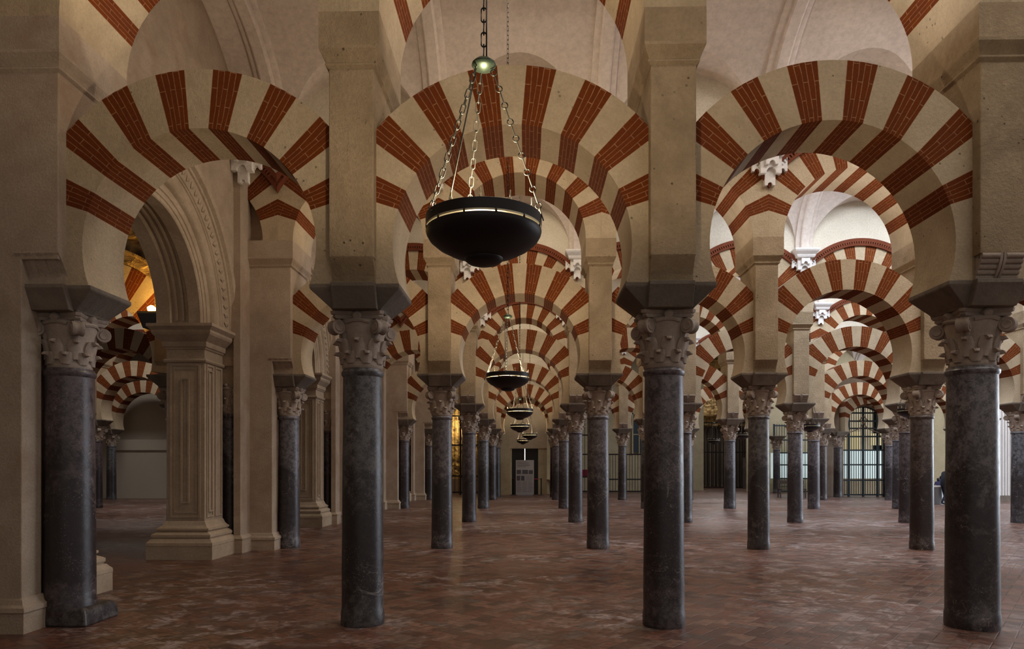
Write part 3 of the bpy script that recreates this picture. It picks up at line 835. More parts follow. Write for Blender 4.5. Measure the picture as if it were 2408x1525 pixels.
    # soffit ribs
    for (xa, xb) in ((-6.36, -6.32), (-6.24, -6.20)):
        prev = None
        for i in range(N_ + 1):
            a = pi * i / N_; ring = [b.vert((x, yc - R * cos(a), zc + R * sin(a))) for R, x in ((R0 + .06, xa), (R0 + .02, xa), (R0 + .02, xb), (R0 + .06, xb))]
            if prev:
                for k in range(3): b.face([prev[k], prev[k + 1], ring[k + 1], ring[k]])
            prev = ring
    # carved scroll scales in the outer band
    for i in range(46):
        a = pi * (i + .5) / 46; R = R0 + .80
        c = Vector((-5.762, yc - R * cos(a), zc + R * sin(a)))
        rd = Vector((0, -cos(a), sin(a))); td = Vector((0, sin(a), cos(a)))
        p = [c - rd * .09 - td * .03, c - rd * .02 + td * .05, c + rd * .09 + td * .02, c + rd * .03 - td * .055]
        mid = b.vert(c + Vector((.035, 0, 0))); q = [b.vert(v_) for v_ in p]
        for k in range(4): b.face([q[k], q[(k + 1) % 4], mid])
    o = obj('moulded_arch', b.mesh('moulded_arch', [M['carved']], 35), None)
    tag(o, 'round arch with carved mouldings through the left-hand wall %s' % NW[n], 'arch', 'moulded arches of the left wall')
for n in range(1, 5): left_bay(n)

# ------------------------------------------------------------------ vaults
ZS = 7.92; HB = 2.05; RL = 1.42
def vault(n):
    ya, yb = NAVES[n]; y0 = ya + .6; y1 = yb - .6
    if n == 0: y0 = 0.4
    if n == 5: y1 = yb + 2.8
    yc = (y0 + y1) / 2; a = (y1 - y0) / 2
    b = MB()
    xs = []; ks = sorted(ALLX); X = [ALLX[k] for k in ks if k != -2 or n > 0]
    X = sorted(ALLX.values()); X = [x for x in X if (n > 0 or x > -6)]
    for xa, xb in zip(X, X[1:]):
        m_ = 36
        xs += [xa + (xb - xa) * i / m_ for i in range(m_)]
    xs.append(X[-1])
    ny = 44; rows_ = []
    def lun(x):
        for xa, xb in zip(X, X[1:]):
            if xa <= x <= xb and xb - xa > 2.5:
                c = (xa + xb) / 2; R = (xb - xa) / 2 - .2
                if abs(x - c) < R: return RL * sqrt(1 - ((x - c) / R) ** 2)
        return 0.0
    for x in xs:
        l = lun(x); dy = a * sqrt(max(0, 1 - (l / HB) ** 2)); t0 = acos(min(1, dy / a))
        pts = [(y0, ZS + l), (yc - dy, ZS + l)]
        for k_ in range(1, ny):
            t = t0 + (pi - 2 * t0) * k_ / ny; pts.append((yc - a * cos(t), ZS + HB * sin(t)))
        pts += [(yc + dy, ZS + l), (y1, ZS + l)]
        rows_.append([b.vert((x, yy, zz)) for yy, zz in pts])
    for g0, g1 in zip(rows_, rows_[1:]):
        for k_ in range(len(g0) - 1): b.face([g0[k_], g0[k_ + 1], g1[k_ + 1], g1[k_]], 0, None, True)
    creases = set()
    for g0, g1 in zip(rows_, rows_[1:]):
        for k_ in (1, len(g0) - 2): creases.add(tuple(sorted((g0[k_], g1[k_]))))
    me = b.mesh('vault', [M['vault']], None, merge=False)
    for e in me.edges:
        if tuple(sorted(e.vertices)) in creases: e.use_edge_sharp = True
    o = obj('ceiling', me, None); o['kind'] = 'structure'
    # transverse ribs
    for x in X:
        if n == 0 and x < -2: continue
        b = MB(); prev = None
        sec = [(-.24, .0), (-.24, .07), (-.20, .09), (-.13, .09), (-.12, .15), (-.09, .17), (.09, .17), (.12, .15), (.13, .09), (.20, .09), (.24, .07), (.24, 0)]
        for j in range(41):
            t = pi * j / 40; ny_ = Vector((0, -cos(t) / a, sin(t) / HB)).normalized()
            p = Vector((x, yc - a * cos(t), ZS + HB * sin(t)))
            ring = [b.vert(p + Vector((sx, 0, 0)) - ny_ * sd) for sx, sd in sec]
            if prev:
                for k in range(len(sec) - 1): b.face([prev[k], prev[k + 1], ring[k + 1], ring[k]])
            prev = ring
        obj('rib', b.mesh('vault_rib', [M['vault']], 30), o)
for n in range(6): vault(n)

# ------------------------------------------------------------------ floor and outer walls
b = MB(); b.box(-28, 38, -6, 60, -.2, 0); o = obj('floor', b.mesh('floor', [M['floor']])); o['kind'] = 'structure'
def wallbox(name, x0, x1, y0, y1, z0, z1, mat, **kw):
    b = MB(); b.box(x0, x1, y0, y1, z0, z1); o = obj(name, b.mesh(name, [mat])); o['kind'] = 'structure'; return o
YE = 42.1

# ------------------------------------------------------------------ chandeliers
def link(b, c, d, side, length, wid, r, seg=14):
    pts = []
    for k in range(seg):
        a = 2 * pi * k / seg; s_ = sin(a); cc = cos(a)
        l = (length / 2 - wid / 2) * (1 if cc > 0 else -1) if length > wid else 0
        pts.append(c + d * (cc * wid / 2 + l) + side * (s_ * wid / 2))
    b.tube(pts, r, 6, 0, True)
def chain(b, p, q, ll=.062, wid=.026, r=.0035, roundalt=False):
    p, q = Vector(p), Vector(q); d = (q - p); Ln = d.length; d.normalize()
    s1 = d.cross(Vector((0, 1, 0)))
    if s1.length < .1: s1 = d.cross(Vector((1, 0, 0)))
    s1.normalize(); s2 = d.cross(s1)
    pitch = ll - 2 * r * 1.6; n = max(2, int(round(Ln / pitch))); pitch = Ln / n
    for i in range(n):
        c = p + d * (pitch * (i + .5))
        if roundalt and i % 2 == 0: link(b, c, d, s1, .036, .036, r)
        elif roundalt: link(b, c, d, s2, pitch * 1.5, .014, r * .9)
        else: link(b, c, d, s1 if i % 2 else s2, pitch + 3 * r, wid, r)
def lamp_bodies():
    out = {}
    b = MB()
    prof = [(.002, 2.842), (.05, 2.846), (.09, 2.858), (.108, 2.872), (.112, 2.885), (.12, 2.888), (.20, 2.915), (.27, 2.952), (.315, 2.99), (.332, 3.02), (.336, 3.035), (.336, 3.044), (.326, 3.044), (.322, 3.02), (.26, 2.965), (.12, 2.90), (.002, 2.89)]
    b.lathe(prof, 64, close=False); out['bowl'] = b.mesh('lamp_bowl', [M['lampmetal']], 40)
    b = MB()
    b.lathe([(.336, 3.062), (.337, 3.12), (.334, 3.122), (.329, 3.12), (.328, 3.062), (.336, 3.062)], 64, close=False); out['rim_band'] = b.mesh('lamp_band', [M['lampmetal']], 40)
    b = MB(); b.lathe([(.335, 3.052), (.335, 3.064), (.3275, 3.066), (.3275, 3.118), (.318, 3.118), (.318, 3.052), (.335, 3.052)], 64, close=False)
    out['brass_liner'] = b.mesh('lamp_liner', [M['brass']], 40)
    b = MB()
    b.tube([(.333, 0, 3.04), (.333, 0, 3.066)], .006, 8)
    out['spacer_post'] = b.mesh('lamp_posts', [M['lampmetal']])
    b = MB()
    for k in (0,):
        x, y = .322, 0
        b.tube([(x, y, 3.11), (x, y, 3.135)], .007, 8); b.tube([(x, y, 3.135), (x, y, 3.175)], .004, 6)
    out['candle_pin'] = b.mesh('lamp_pins', [M['brass']])
    b = MB(); b.lathe([(.006, 4.055), (.02, 4.05), (.05, 4.035), (.068, 4.018), (.071, 4.008), (.06, 3.992), (.03, 3.978), (.006, 3.972)], 32)
    out['cap_disc'] = b.mesh('lamp_cap', [M['verdigris']], 60)
    b = MB(); out['chains'] = []
    angs = (radians(-8), radians(112), radians(215))
    for q, a in enumerate(angs):
        b = MB(); p0 = (.05 * cos(a), .05 * sin(a), 3.985); p1 = (.345 * cos(a), .345 * sin(a), 3.10)
        chain(b, p0, p1, roundalt=(q == 0)); out['chains'].append(b.mesh('lamp_chain', [M['chain']]))
    b = MB(); b.tube([(-.05, .02, 3.98), (-.20, -.12, 3.12)], .0045, 6); out['cable'] = b.mesh('lamp_cable', [M['chain']])
    b = MB(); chain(b, (0, 0, 4.05), (0, 0, 9.97), .085, .03, .0042)
    b.tube([(.016, 0, 4.05), (.016, 0, 9.97)], .0045, 6); out['hanging_chain'] = b.mesh('lamp_hang', [M['iron']])
    return out
LB = lamp_bodies()
LAMPS = [(-.255, 4.15, 'large near', 0), (-.31, 11.15, 'second', .9), (-.20, 18.1, 'third', 2.3), (-.27, 24.9, 'fourth', .3), (.10, 32.0, 'fifth', 1.4), (-.26, 38.7, 'sixth and farthest', 0.6)]
def chandelier(x, y, label, rot, hang=True):
    t = thing('chandelier', label, 'chandelier', (x, y, 0), rot, 'bowl chandeliers')
    for nm in ('bowl', 'cap_disc', 'hanging_chain'): obj(nm, LB[nm], t)
    rb = obj('rim_band', LB['rim_band'], t); bl = obj('brass_liner', LB['brass_liner'], rb); bl['label'] = 'pale brass liner'
    for k in range(12):
        obj('spacer_post', LB['spacer_post'], rb, rot=2 * pi * (k + .5) / 12)
        obj('candle_pin', LB['candle_pin'], rb, rot=2 * pi * k / 12)
    for me in LB['chains']: obj('chain', me, t)
    obj('cable', LB['cable'], t)
    return t
for i, (x, y, nm, rot) in enumerate(LAMPS):
    t = chandelier(x, y, '%s black bowl chandelier hanging on chains in the central lane' % nm, rot)
    if i == 0:
        b = MB(); c = (.19, .13)
        b.tube([(c[0], c[1], 3.08), (c[0], c[1], 3.245)], .004, 6); b.tube([(c[0] - .034, c[1], 3.21), (c[0] + .034, c[1] - .012, 3.20)], .0038, 6)
        o = obj('cross', b.mesh('lamp_cross', [M['iron']]), t)
    l = bpy.data.lights.new('lamp_uplight', 'SPOT'); l.energy = 265 if i < 2 else 120; l.color = (1, .80, .55); l.spot_size = radians(168); l.spot_blend = .3; l.shadow_soft_size = .12
    lo = bpy.data.objects.new('lamp_uplight', l); lo.location = (x, y, 3.06); lo.rotation_euler = (pi, 0, 0); COL.objects.link(lo)
for (x, y, nm) in [(9.62, 18.1, 'nearest'), (9.75, 24.9, 'second'), (9.55, 32.0, 'third'), (10.05, 38.8, 'farthest')]:
    chandelier(x, y, '%s black bowl chandelier in the third bay right of the central lane' % nm, random.random() * 3)

# ------------------------------------------------------------------ far end of the central lane
b = MB()
dx0, dx1, dz = -.93, .62, 2.70
b.box(-2.75, dx0, YE, YE + .6, 0, 10.2); b.box(-6.0, -2.75, YE, YE + .6, 6.8, 10.2); b.box(-6.0, -5.1, YE, YE + .6, 0, 6.8); b.box(-5.8, -2.0, 44.6, 44.8, 0, 10.2); b.box(dx1, 2.7, YE, YE + .6, 0, 10.2); b.box(dx0, dx1, YE, YE + .6, dz, 10.2)
b.box(-2.6, -1.05, YE - .35, YE, 0, 8); b.box(1.12, 2.5, YE - .35, YE, 0, 8)
o = obj('wall_back', b.mesh('wall_back', [M['ochre']])); o['kind'] = 'structure'
b = MB(); b.box(-1.05, 1.12, YE - .03, YE, dz + .02, 8)
o = obj('wall_back', b.mesh('wall_back_panel', [M['cream']])); o['kind'] = 'structure'
b = MB(); b.box(dx0, -.185, YE + .05, YE + .12, 0, dz); b.box(-.145, dx1, YE + .05, YE + .12, 0, dz)
o = obj('door_1', b.mesh('door', [M['door']])); o['kind'] = 'structure'
b = MB(); b.box(-.19, -.14, YE + .13, YE + .15, 0, dz); obj('daylight_slit', b.mesh('slit', [M['light_gap']]), o)
# poster stand
t = thing('poster_stand', 'grey printed exhibition panel standing before the dark door at the end', 'panel', (-.16, 41.0, 0))
b = MB(); b.box(-.52, .52, -.015, .015, .04, 2.02); obj('panel', b.mesh('panel', [M['paper']]), t)
b = MB(); b.box(-.45, .45, -.12, .12, 0, .04); obj('foot', b.mesh('foot', [M['steel']]), t)
b = MB()
rnd = random.Random(3)
for i in range(6): b.box(-.45, -.45 + rnd.uniform(.5, .9), -.018, -.016, 1.90 - i * .055, 1.915 - i * .055)
for i in range(12):
    for x0 in (-.46, -.14, .18): b.box(x0, x0 + rnd.uniform(.2, .28), -.018, -.016, .80 - i * .055, .81 - i * .055)
for i in range(6): b.box(.06, .44, -.018, -.016, 1.12 - i * .05, 1.13 - i * .05)
obj('printed_text', b.mesh('text', [M['ink']]), t)
for (x0, x1, z0, z1) in ((-.47, -.22, 1.22, 1.46), (-.15, .18, 1.22, 1.46), (.22, .46, 1.22, 1.44), (-.47, -.27, .85, 1.12), (-.22, -.02, .85, 1.12)):
    b = MB(); b.box(x0, x1, -.019, -.016, z0, z1); obj('printed_photo', b.mesh('photo', [M['ink']]), t)
def stanchion(x, y, label):
    t = thing('stanchion', label, 'barrier post', (x, y, 0), 0, 'barrier posts')
    b = MB(); b.lathe([(.17, 0), (.17, .02), (.05, .035), (.03, .06)], 20); obj('foot', b.mesh('foot', [M['iron']]), t)
    b = MB(); b.lathe([(.03, .03), (.03, .92), (.04, .93), (.04, .97), (.02, .98)], 16); obj('post', b.mesh('post', [M['iron']]), t)
stanchion(-.85, 41.2, 'black barrier post left of the exhibition panel')
stanchion(.78, 41.2, 'black barrier post right of the exhibition panel')
b = MB(); b.tube([(-.83, 41.2, .93), (.76, 41.2, .93)], .02, 6)
tag(obj('barrier_tape', b.mesh('tape', [M['red']])), 'red barrier tape strung between the black posts before the door', 'barrier tape')
t = thing('holy_water_stoup', 'small pale stone stoup standing right of the dark door', 'stoup', (1.32, 41.55, 0))
b = MB(); b.lathe([(.16, 0), (.16, .06), (.08, .12), (.06, .4), (.09, .7), (.07, .8)], 16); obj('pedestal', b.mesh('ped', [M['carved']]), t)
b = MB(); b.lathe([(.07, .78), (.2, .84), (.24, .93), (.22, .93), (.16, .88), (.01, .86)], 20); obj('bowl', b.mesh('bowl', [M['carved']]), t)

# ------------------------------------------------------------------ iron gates
def gate(name, x0, x1, y, z1, label, arched=False, mat='iron', step=.13, rails=(.05, .95, 1.75, 2.6), post=None, glass=None, group='iron gates'):
    t = thing(name, label, 'gate', ((x0 + x1) / 2, y, 0), 0, group); w = (x1 - x0) / 2
    b = MB(); n = int(2 * w / step)
    for i in range(n + 1):
        x = -w + 2 * w * i / n; h = z1
        if arched: h = z1 - w + sqrt(max(0, w * w - x * x)) if True else z1
        b.box(x - .014, x + .014, -.014, .014, .05, h)
    obj('bars', b.mesh('bars', [M[mat]]), t)
    b = MB()
    for z in rails:
        ww = w
        if arched and z > z1 - w: ww = sqrt(max(0, w * w - (z - z1 + w) ** 2))
        b.box(-ww, ww, -.035, .035, z - .04, z + .04)
    obj('rails', b.mesh('rails', [M[mat]]), t)
    b = MB()
    for x in (post or (-w, 0, w)):
        h = z1 if not arched else z1 - w + sqrt(max(0, w * w - x * x))
        b.box(x - .05, x + .05, -.05, .05, 0, h)
    if arched:
        pts = [(w * cos(pi * k / 24), 0, z1 - w + w * sin(pi * k / 24)) for k in range(25)]
        b.tube(pts, .045, 6)
    obj('frame', b.mesh('frame', [M[mat]]), t)
    return t
# tall arched gate on the right (inside the sixth-row arch)
g = gate('arched_gate', 17.34, 19.62, 39.78, 4.93, 'tall arched iron gate with an ogee crest on the right', True, 'greeniron', .125, (.1, .9, 1.75, 2.55, 3.3, 3.75, 4.15, 4.6), (-1.14, -.78, 0, .78, 1.14))
g.location.z = .0
b = MB()
for sg in (1, -1): b.tube([(sg * .95, -.05, 3.25), (sg * .85, -.05, 3.5), (sg * .5, -.05, 3.62), (sg * .2, -.05, 3.75), (0, -.05, 4.1)], .03, 6)
b.tube([(-.2, -.05, 4.2), (0, -.05, 4.45), (.2, -.05, 4.2), (0, -.05, 4.08), (-.2, -.05, 4.2)], .03, 6)
obj('ogee_crest', b.mesh('crest', [M['carved']]), g)
def chapel(x0, x1, y, z1, label, mat, panes=None):
    b = MB(); b.box(x0, x1, y, y + .1, 0, z1); o = obj('wall_back', b.mesh('wall_chapel', [M[mat]])); o['kind'] = 'structure'; return o
# masonry around the gate arch
b = MB(); gc = 18.48; gw = 1.15; gz = 4.93 - 1.14
b.box(15.9, gc - gw, 39.62, 40.1, 0, gz); b.box(gc + gw, 21.2, 39.62, 40.1, 0, gz)
for i in range(24):
    a0, a1 = pi * i / 24, pi * (i + 1) / 24
    for yy in (39.62, 40.1):
        b.poly([(gc + gw * cos(a0), yy, gz + gw * sin(a0)), (gc + gw * cos(a1), yy, gz + gw * sin(a1)), (gc + 2.6 * cos(a1), yy, gz + 3.2 * sin(a1)), (gc + 2.6 * cos(a0), yy, gz + 3.2 * sin(a0))])
    b.poly([(gc + gw * cos(a0), 39.62, gz + gw * sin(a0)), (gc + gw * cos(a1), 39.62, gz + gw * sin(a1)), (gc + gw * cos(a1), 40.1, gz + gw * sin(a1)), (gc + gw * cos(a0), 40.1, gz + gw * sin(a0))])
o = obj('wall_back', b.mesh('wall_gate', [M['plaster']])); o['kind'] = 'structure'
# glazed screen behind the gate
t = thing('glazed_screen', 'frosted glass screen glowing behind the tall arched gate', 'screen', (19.75, 42.6, 0))
b = MB(); b.box(-1.2, -.1, 0, .03, 2.65, 3.7); obj('amber_pane', b.mesh('amber', [M['glass_amber']]), t)
b = MB(); b.box(.5, 1.1, 0, .03, 2.9, 3.6); obj('amber_pane', b.mesh('amber', [M['glass_amber']]), t)
for q in (-.615, .615):
    b = MB(); b.box(q - .585, q + .585, 0, .03, .95, 2.6); obj('glass_pane', b.mesh('glass', [M['glass_lit']]), t)
b = MB(); b.box(-1.9, 1.9, .02, .08, 0, .92); b.box(-1.9, -1.2, .02, .08, .9, 2.6); b.box(1.2, 1.9, .02, .08, .9, 2.6); obj('dado', b.mesh('dado', [M['ochre']]), t)
chapel(14.0, 23.0, 46.0, 9, '', 'ochre')
# other gates along the far side
gate('grille_gate', 15.9 - .5, 18.3 - .5, 45.0, 4.3, 'dark glazed gate seen between columns left of the arched gate', False, 'greeniron', .16, (.1, .9, 1.75, 2.5, 3.3, 4.2))
b = MB(); b.box(15.3, 18.0, 45.3, 45.33, .9, 2.5); tag(obj('glazed_screen', b.mesh('glass2', [M['glass_lit']])), 'pale glass screen behind the dark gate left of the arched gate', 'screen')
gate('chapel_grille', 4.6, 9.8, 44.6, 2.45, 'low iron railing before the chapels in the middle distance', False, 'iron', .17, (.1, .85, 2.4))
gate('chapel_grille', 3.2, 4.6, 44.5, 6.5, 'tall iron grille right of the end door', False, 'iron', .16, (.1, 1.0, 2.4, 3.6, 5.0))
gate('chapel_grille', 13.0, 16.5, 53.6, 5.0, 'tall dark railing under the gilded altarpiece', False, 'iron', .17, (.1, 2.7, 4.9))
gate('chapel_grille', -5.1, -2.75, YE - .5, 6.8, 'iron grille before the golden chapel left of the central lane', False, 'iron', .2, (.15, 1.1, 2.9, 4.6))
# dark chapel backs
b = MB()
b.box(2.7, 12.0, 49.0, 49.3, 0, 10.2); b.box(17.2, 17.6, 54, 56.3, 0, 10.2)
b.box(22, 38, 46, 46.3, 0, 10.2); b.box(2.5, 2.8, 42, 49.3, 0, 10.2)
o = obj('wall_back', b.mesh('wall_chapels', [M['ochre']])); o['kind'] = 'structure'
b = MB(); b.box(-26, 38, 56.4, 56.7, 0, 10.5); o = obj('wall_back', b.mesh('wall_far', [M['plaster']])); o['kind'] = 'structure'
b = MB(); b.box(-26, -5.3, 44, 44.3, 0, 10.5); o = obj('wall_back', b.mesh('wall_far_left', [M['plaster']])); o['kind'] = 'structure'
b = MB(); b.box(-28, 38, -6, 60, 10.5, 10.7); o = obj('ceiling', b.mesh('roof', [M['plaster']])); o['kind'] = 'structure'
# golden chapel on the left
t = thing('gilded_altarpiece', 'lit golden altarpiece behind the grille left of the central lane', 'altarpiece', (-4.0, 44.0, 0))
b = MB(); b.box(-1.1, 1.1, 0, .3, .9, 7); obj('carved_panel', b.mesh('gp', [M['gold']]), t)
b = MB(); b.box(-1.1, 1.1, -.5, .3, 0, .9); obj('altar_table', b.mesh('alt', [M['carved']]), t)
b = MB()
for x in (-.9, 0, .9): b.lathe([(.09, .95), (.07, 1.2), (.1, 2.0), (.06, 3.4), (.12, 3.7)], 12, 0, x, -.12)
obj('twisted_columns', b.mesh('tc', [M['gold']]), t)
pl = bpy.data.lights.new('chapel_lamp', 'POINT'); pl.energy = 110; pl.color = (1, .76, .38); pl.shadow_soft_size = .2
plo = bpy.data.objects.new('chapel_lamp', pl); plo.location = (-4.0, 43.2, 4.2); COL.objects.link(plo)
# retable at the right
t = thing('gilded_retable', 'tall gilded carved retable above the dark railing in the distance', 'altarpiece', (15.0, 55.2, 0))
b = MB(); b.box(-2.2, 2.2, 0, .3, 4.6, 10.2); obj('carved_panel', b.mesh('rp', [M['gold']]), t)
b = MB()
for z in (4.65, 5.4, 7.6, 8.4, 9.6): b.stack([(-2.3, 2.3, -.15, 0, z), (-2.3, 2.3, -.3, 0, z + .1), (-2.3, 2.3, -.32, 0, z + .2)])
obj('gilt_cornices', b.mesh('rc', [M['gold']]), t)
b = MB(); b.lathe([(.01, -.1), (.2, -.08), (.26, 0), (.2, .08), (.01, .1)], 20)
b2 = MB(); b2.tube([(.45 * cos(2 * pi * k / 24), -.12, 6.9 + .45 * sin(2 * pi * k / 24)) for k in range(24)], .09, 8, 0, True)
obj('round_relief', b2.mesh('rr', [M['gold']], 60), t)
b = MB()
rnd = random.Random(5)
for i in range(14): b.box(-2.1 + i * .3, -2.1 + i * .3 + .16, -.1, .1, .2, 4.6)
obj('panelled_base', b.mesh('rb', [M['wood']]), t)
b = MB(); b.box(-2.2, 2.2, .1, .3, 0, 4.6); obj('base_wall', b.mesh('rbw', [M['carved']]), t)
area('skylight_daylight', (14.8, 53.0, 9.9), 3.5, 2.0, 260, NEUT, (radians(-25), 0, 0))
# ochre pillar with dark dado beside the retable
t = thing('chapel_pillar', 'ochre square pillar with dark dado right of the gilded retable', 'pillar', (16.75, 53.2, 0))
b = MB(); b.box(-.5, .6, -.4, .4, 2.3, 10); obj('pillar_shaft', b.mesh('ps', [M['ochre']]), t)
b = MB(); b.box(-.75, .65, -.5, .5, 0, 2.3); obj('dado', b.mesh('pd', [M['impost']]), t)
# crimson frontal and small green sign behind the low railing
b = MB(); b.box(3.5, 4.5, 46, 46.5, .95, 1.45); tag(obj('altar_frontal', b.mesh('af', [M['redcloth']])), 'crimson altar cloth glimpsed behind the tall iron grille', 'cloth')
t = thing('chapel_window', 'dark leaded window behind the low railing, right of the slim column', 'window', (7.6, 48.9, 0))
b = MB(); b.box(-.4, .4, 0, .06, 2.6, 5.2); obj('pane', b.mesh('cw', [M['greeniron']]), t)
b = MB(); b.box(-.5, -.4, -.05, .06, 2.5, 5.3); b.box(.4, .5, -.05, .06, 2.5, 5.3); b.box(-.5, .5, -.05, .06, 5.2, 5.3); b.box(-.03, .03, -.03, .02, 2.5, 5.2); b.box(-.5, .5, -.03, .02, 3.8, 3.86); obj('window_frame', b.mesh('cf', [M['ochre']]), t)

# ------------------------------------------------------------------ left depths beyond the wall
b = MB(); b.box(-24, -12, 36.6, 36.75, 0, 2.75); b.box(-24, -12, 36.52, 36.6, 2.5, 3.05); b.box(-24, -12, 36.8, 36.9, 2.9, 6.0)
tag(obj('partition_screen', b.mesh('screen', [M['screen']])), 'pale canvas partition closing the far end beyond the left-hand arch', 'partition')
b = MB(); b.box(-6.7, -5.68, -6, 6.9, 0, 10.4); o = obj('wall_left', b.mesh('wall_left_near', [M['plaster']])); o['kind'] = 'structure'
b = MB(); b.box(-28, -27.8, -6, 60, 0, 10.5); o = obj('wall_left', b.mesh('wall_left_far', [M['plaster']])); o['kind'] = 'structure'
# carved, lamp-lit frieze over the arch beyond the left wall
t = thing('carved_frieze', 'gilded scroll frieze over the lamplit arch beyond the left-hand wall', 'frieze', (-8.87, 14.0, 0))
b = MB(); prev = None
for i in range(41):
    a = radians(-50) + radians(100) * i / 40; ring = []
    for (R, yy) in ((2.06, 0), (2.06, -.08), (2.10, -.10), (2.25, -.08), (2.28, -.12), (2.32, -.12), (2.32, 0)):
        ring.append(b.vert((R * sin(a) + .07, yy + .18, 3.80 + R * cos(a))))
    if prev:
        for k in range(6): b.face([prev[k], prev[k + 1], ring[k + 1], ring[k]])
    prev = ring
obj('curved_band', b.mesh('band', [M['gold']]), t)
b = MB(); b.box(-1.6, 1.62, .28, .6, 5.7, 8.2); b.box(-1.6, 1.62, .16, .28, 6.25, 6.55); b.box(-1.6, 1.62, .16, .28, 6.95, 7.05); obj('straight_band', b.mesh('band2', [M['gold']]), t)
t = thing('wall_lamp', 'small dark bracket lamp glowing yellow beyond the left-hand arch', 'lamp', (-7.32, 13.75, 0))
b = MB(); b.stack([(-.12, .12, -.10, .12, 4.35), (-.2, .2, -.16, .16, 4.62), (-.2, .2, -.16, .16, 4.66)]); obj('bracket', b.mesh('br', [M['iron']]), t)
b = MB(); b.lathe([(.02, 4.66), (.07, 4.7), (.08, 4.76), (.03, 4.8)], 12); obj('bulb', b.mesh('bu', [plain('lamp_glow', (1, .8, .4), .5, 0, (1, .62, .15), 12)]), t)
pl = bpy.data.lights.new('wall_lamp_light', 'POINT'); pl.energy = 42; pl.color = (1, .55, .12); pl.shadow_soft_size = .06
plo = bpy.data.objects.new('wall_lamp_light', pl); plo.location = (-7.35, 13.55, 4.95); COL.objects.link(plo)

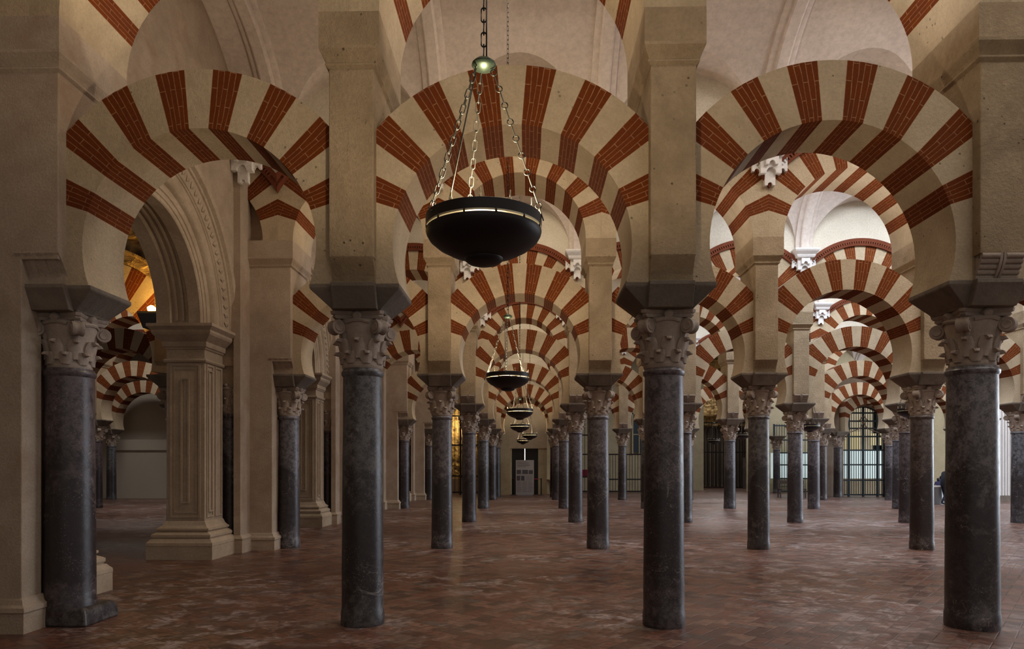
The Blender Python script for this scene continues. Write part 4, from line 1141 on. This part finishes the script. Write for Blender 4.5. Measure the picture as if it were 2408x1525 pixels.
# ------------------------------------------------------------------ far right: people, bin, pale slats
def person(x, y, label, sc, pose, jacket, face=0.0):
    t = thing('person', label, 'person', (x, y, 0), face)
    me = bpy.data.meshes.new('body')
    P = {'pelvis': (0, 0, .92), 'waist': (0, .0, 1.08), 'chest': (0, .03 + pose * .06, 1.30), 'neck': (0, .05 + pose * .1, 1.47), 'head': (0, .08 + pose * .13, 1.60), 'crown': (0, .08 + pose * .13, 1.70),
         'shL': (-.18, .04 + pose * .08, 1.41), 'elL': (-.24, .0 + pose * .10, 1.13), 'haL': (-.2, .18 + pose * .2, 1.0), 'shR': (.18, .04 + pose * .08, 1.41), 'elR': (.24, -.06, 1.14), 'haR': (.2, .15, 1.02),
         'hiL': (-.1, 0, .88), 'knL': (-.11, .12, .48), 'anL': (-.11, -.02 + pose * .2, .08), 'toL': (-.11, .16 + pose * .2, .04), 'hiR': (.1, 0, .88), 'knR': (.11, .0, .49), 'anR': (.11, -.22 * pose, .08), 'toR': (.11, -.06 * pose + .1, .04)}
    R = {'pelvis': .15, 'waist': .14, 'chest': .16, 'neck': .06, 'head': .095, 'crown': .07, 'shL': .075, 'elL': .055, 'haL': .035, 'shR': .075, 'elR': .055, 'haR': .035,
         'hiL': .10, 'knL': .068, 'anL': .048, 'toL': .04, 'hiR': .10, 'knR': .068, 'anR': .048, 'toR': .04}
    ks = list(P); E = [('pelvis', 'waist'), ('waist', 'chest'), ('chest', 'neck'), ('neck', 'head'), ('head', 'crown'), ('chest', 'shL'), ('shL', 'elL'), ('elL', 'haL'), ('chest', 'shR'), ('shR', 'elR'), ('elR', 'haR'), ('pelvis', 'hiL'), ('hiL', 'knL'), ('knL', 'anL'), ('anL', 'toL'), ('pelvis', 'hiR'), ('hiR', 'knR'), ('knR', 'anR'), ('anR', 'toR')]
    me.from_pydata([P[k] for k in ks], [(ks.index(a), ks.index(b_)) for a, b_ in E], [])
    me.materials.append(jacket)
    o = obj('body', me, t); o.scale = (sc, sc, sc)
    md = o.modifiers.new('skin', 'SKIN'); 
    for v_, k in zip(me.skin_vertices[0].data, ks): v_.radius = (R[k], R[k] * .85)
    me.skin_vertices[0].data[0].use_root = True
    md.use_smooth_shade = True
    s_ = o.modifiers.new('sub', 'SUBSURF'); s_.levels = 2; s_.render_levels = 2
    hd = P['head']
    b = MB(); b.lathe([(.01, 1.755), (.06, 1.745), (.095, 1.70), (.108, 1.63), (.10, 1.56), (.085, 1.545)], 16, 0, 0, hd[1] - .015); h = obj('hair', b.mesh('hair', [M['hair']], 60), t); h.scale = (sc, sc, sc)
    b = MB(); b.lathe([(.01, 1.50), (.05, 1.51), (.078, 1.56), (.085, 1.62), (.06, 1.69), (.01, 1.70)], 16, 0, 0, hd[1] + .045); h = obj('face', b.mesh('face', [M['skin']], 60), t); h.scale = (sc, sc, sc)
    return t
person(18.12, 31.5, 'person in dark jacket and trousers leaning forward beside the grey bin', .98, 1.0, M['cloth_dark'], radians(-78))
person(20.74, 36.2, 'short person in navy coat standing just behind the grey bin', .68, .2, M['cloth_blue'], radians(20))
person(20.42, 36.0, 'smallest person, in dark blue, standing left of the grey bin', .62, .2, M['cloth_blue'], radians(-30))
t = thing('litter_bin', 'grey steel cylindrical litter bin by the people at the far right', 'bin', (18.10, 32.0, 0))
b = MB(); b.lathe([(.27, 0), (.27, .02), (.29, .7), (.29, .74)], 28); obj('drum', b.mesh('drum', [M['steel']], 40), t)
b = MB(); b.lathe([(.305, .74), (.31, .76), (.30, .80), (.24, .81), (.23, .78)], 28, close=False); obj('rim', b.mesh('rim', [M['white']], 40), t)
t = thing('slatted_screen', 'tall pale vertical slats at the far right beside the last column', 'screen', (23.5, 34.0, 0))
b = MB()
for i in range(22): b.box(-1.4 + i * .13, -1.4 + i * .13 + .09, -.04, .04, .3, 6.0 - 0 * i)
obj('slats', b.mesh('slats', [M['white']]), t)
b = MB(); b.box(-1.5, 1.5, -.07, .07, 0, .3); obj('plinth', b.mesh('pl', [M['impost']]), t)
# bench between columns
t = thing('wooden_bench', 'small dark wooden bench behind the columns on the right', 'bench', (14.0, 38.2, 0))
b = MB(); b.box(-.7, .7, -.2, .2, .42, .48); obj('seat', b.mesh('seat', [M['wood']]), t)
b = MB(); b.box(-.7, .7, .17, .22, .55, .62); b.box(-.7, .7, .17, .22, .72, .92); obj('backrest', b.mesh('back', [M['wood']]), t)
for sx in (-.65, .65):
    b = MB(); b.box(sx - .03, sx + .03, -.2, -.14, 0, .45); obj('leg', b.mesh('leg', [M['wood']]), t)
    b = MB(); b.box(sx - .03, sx + .03, .16, .22, 0, .92); obj('leg', b.mesh('leg', [M['wood']]), t)
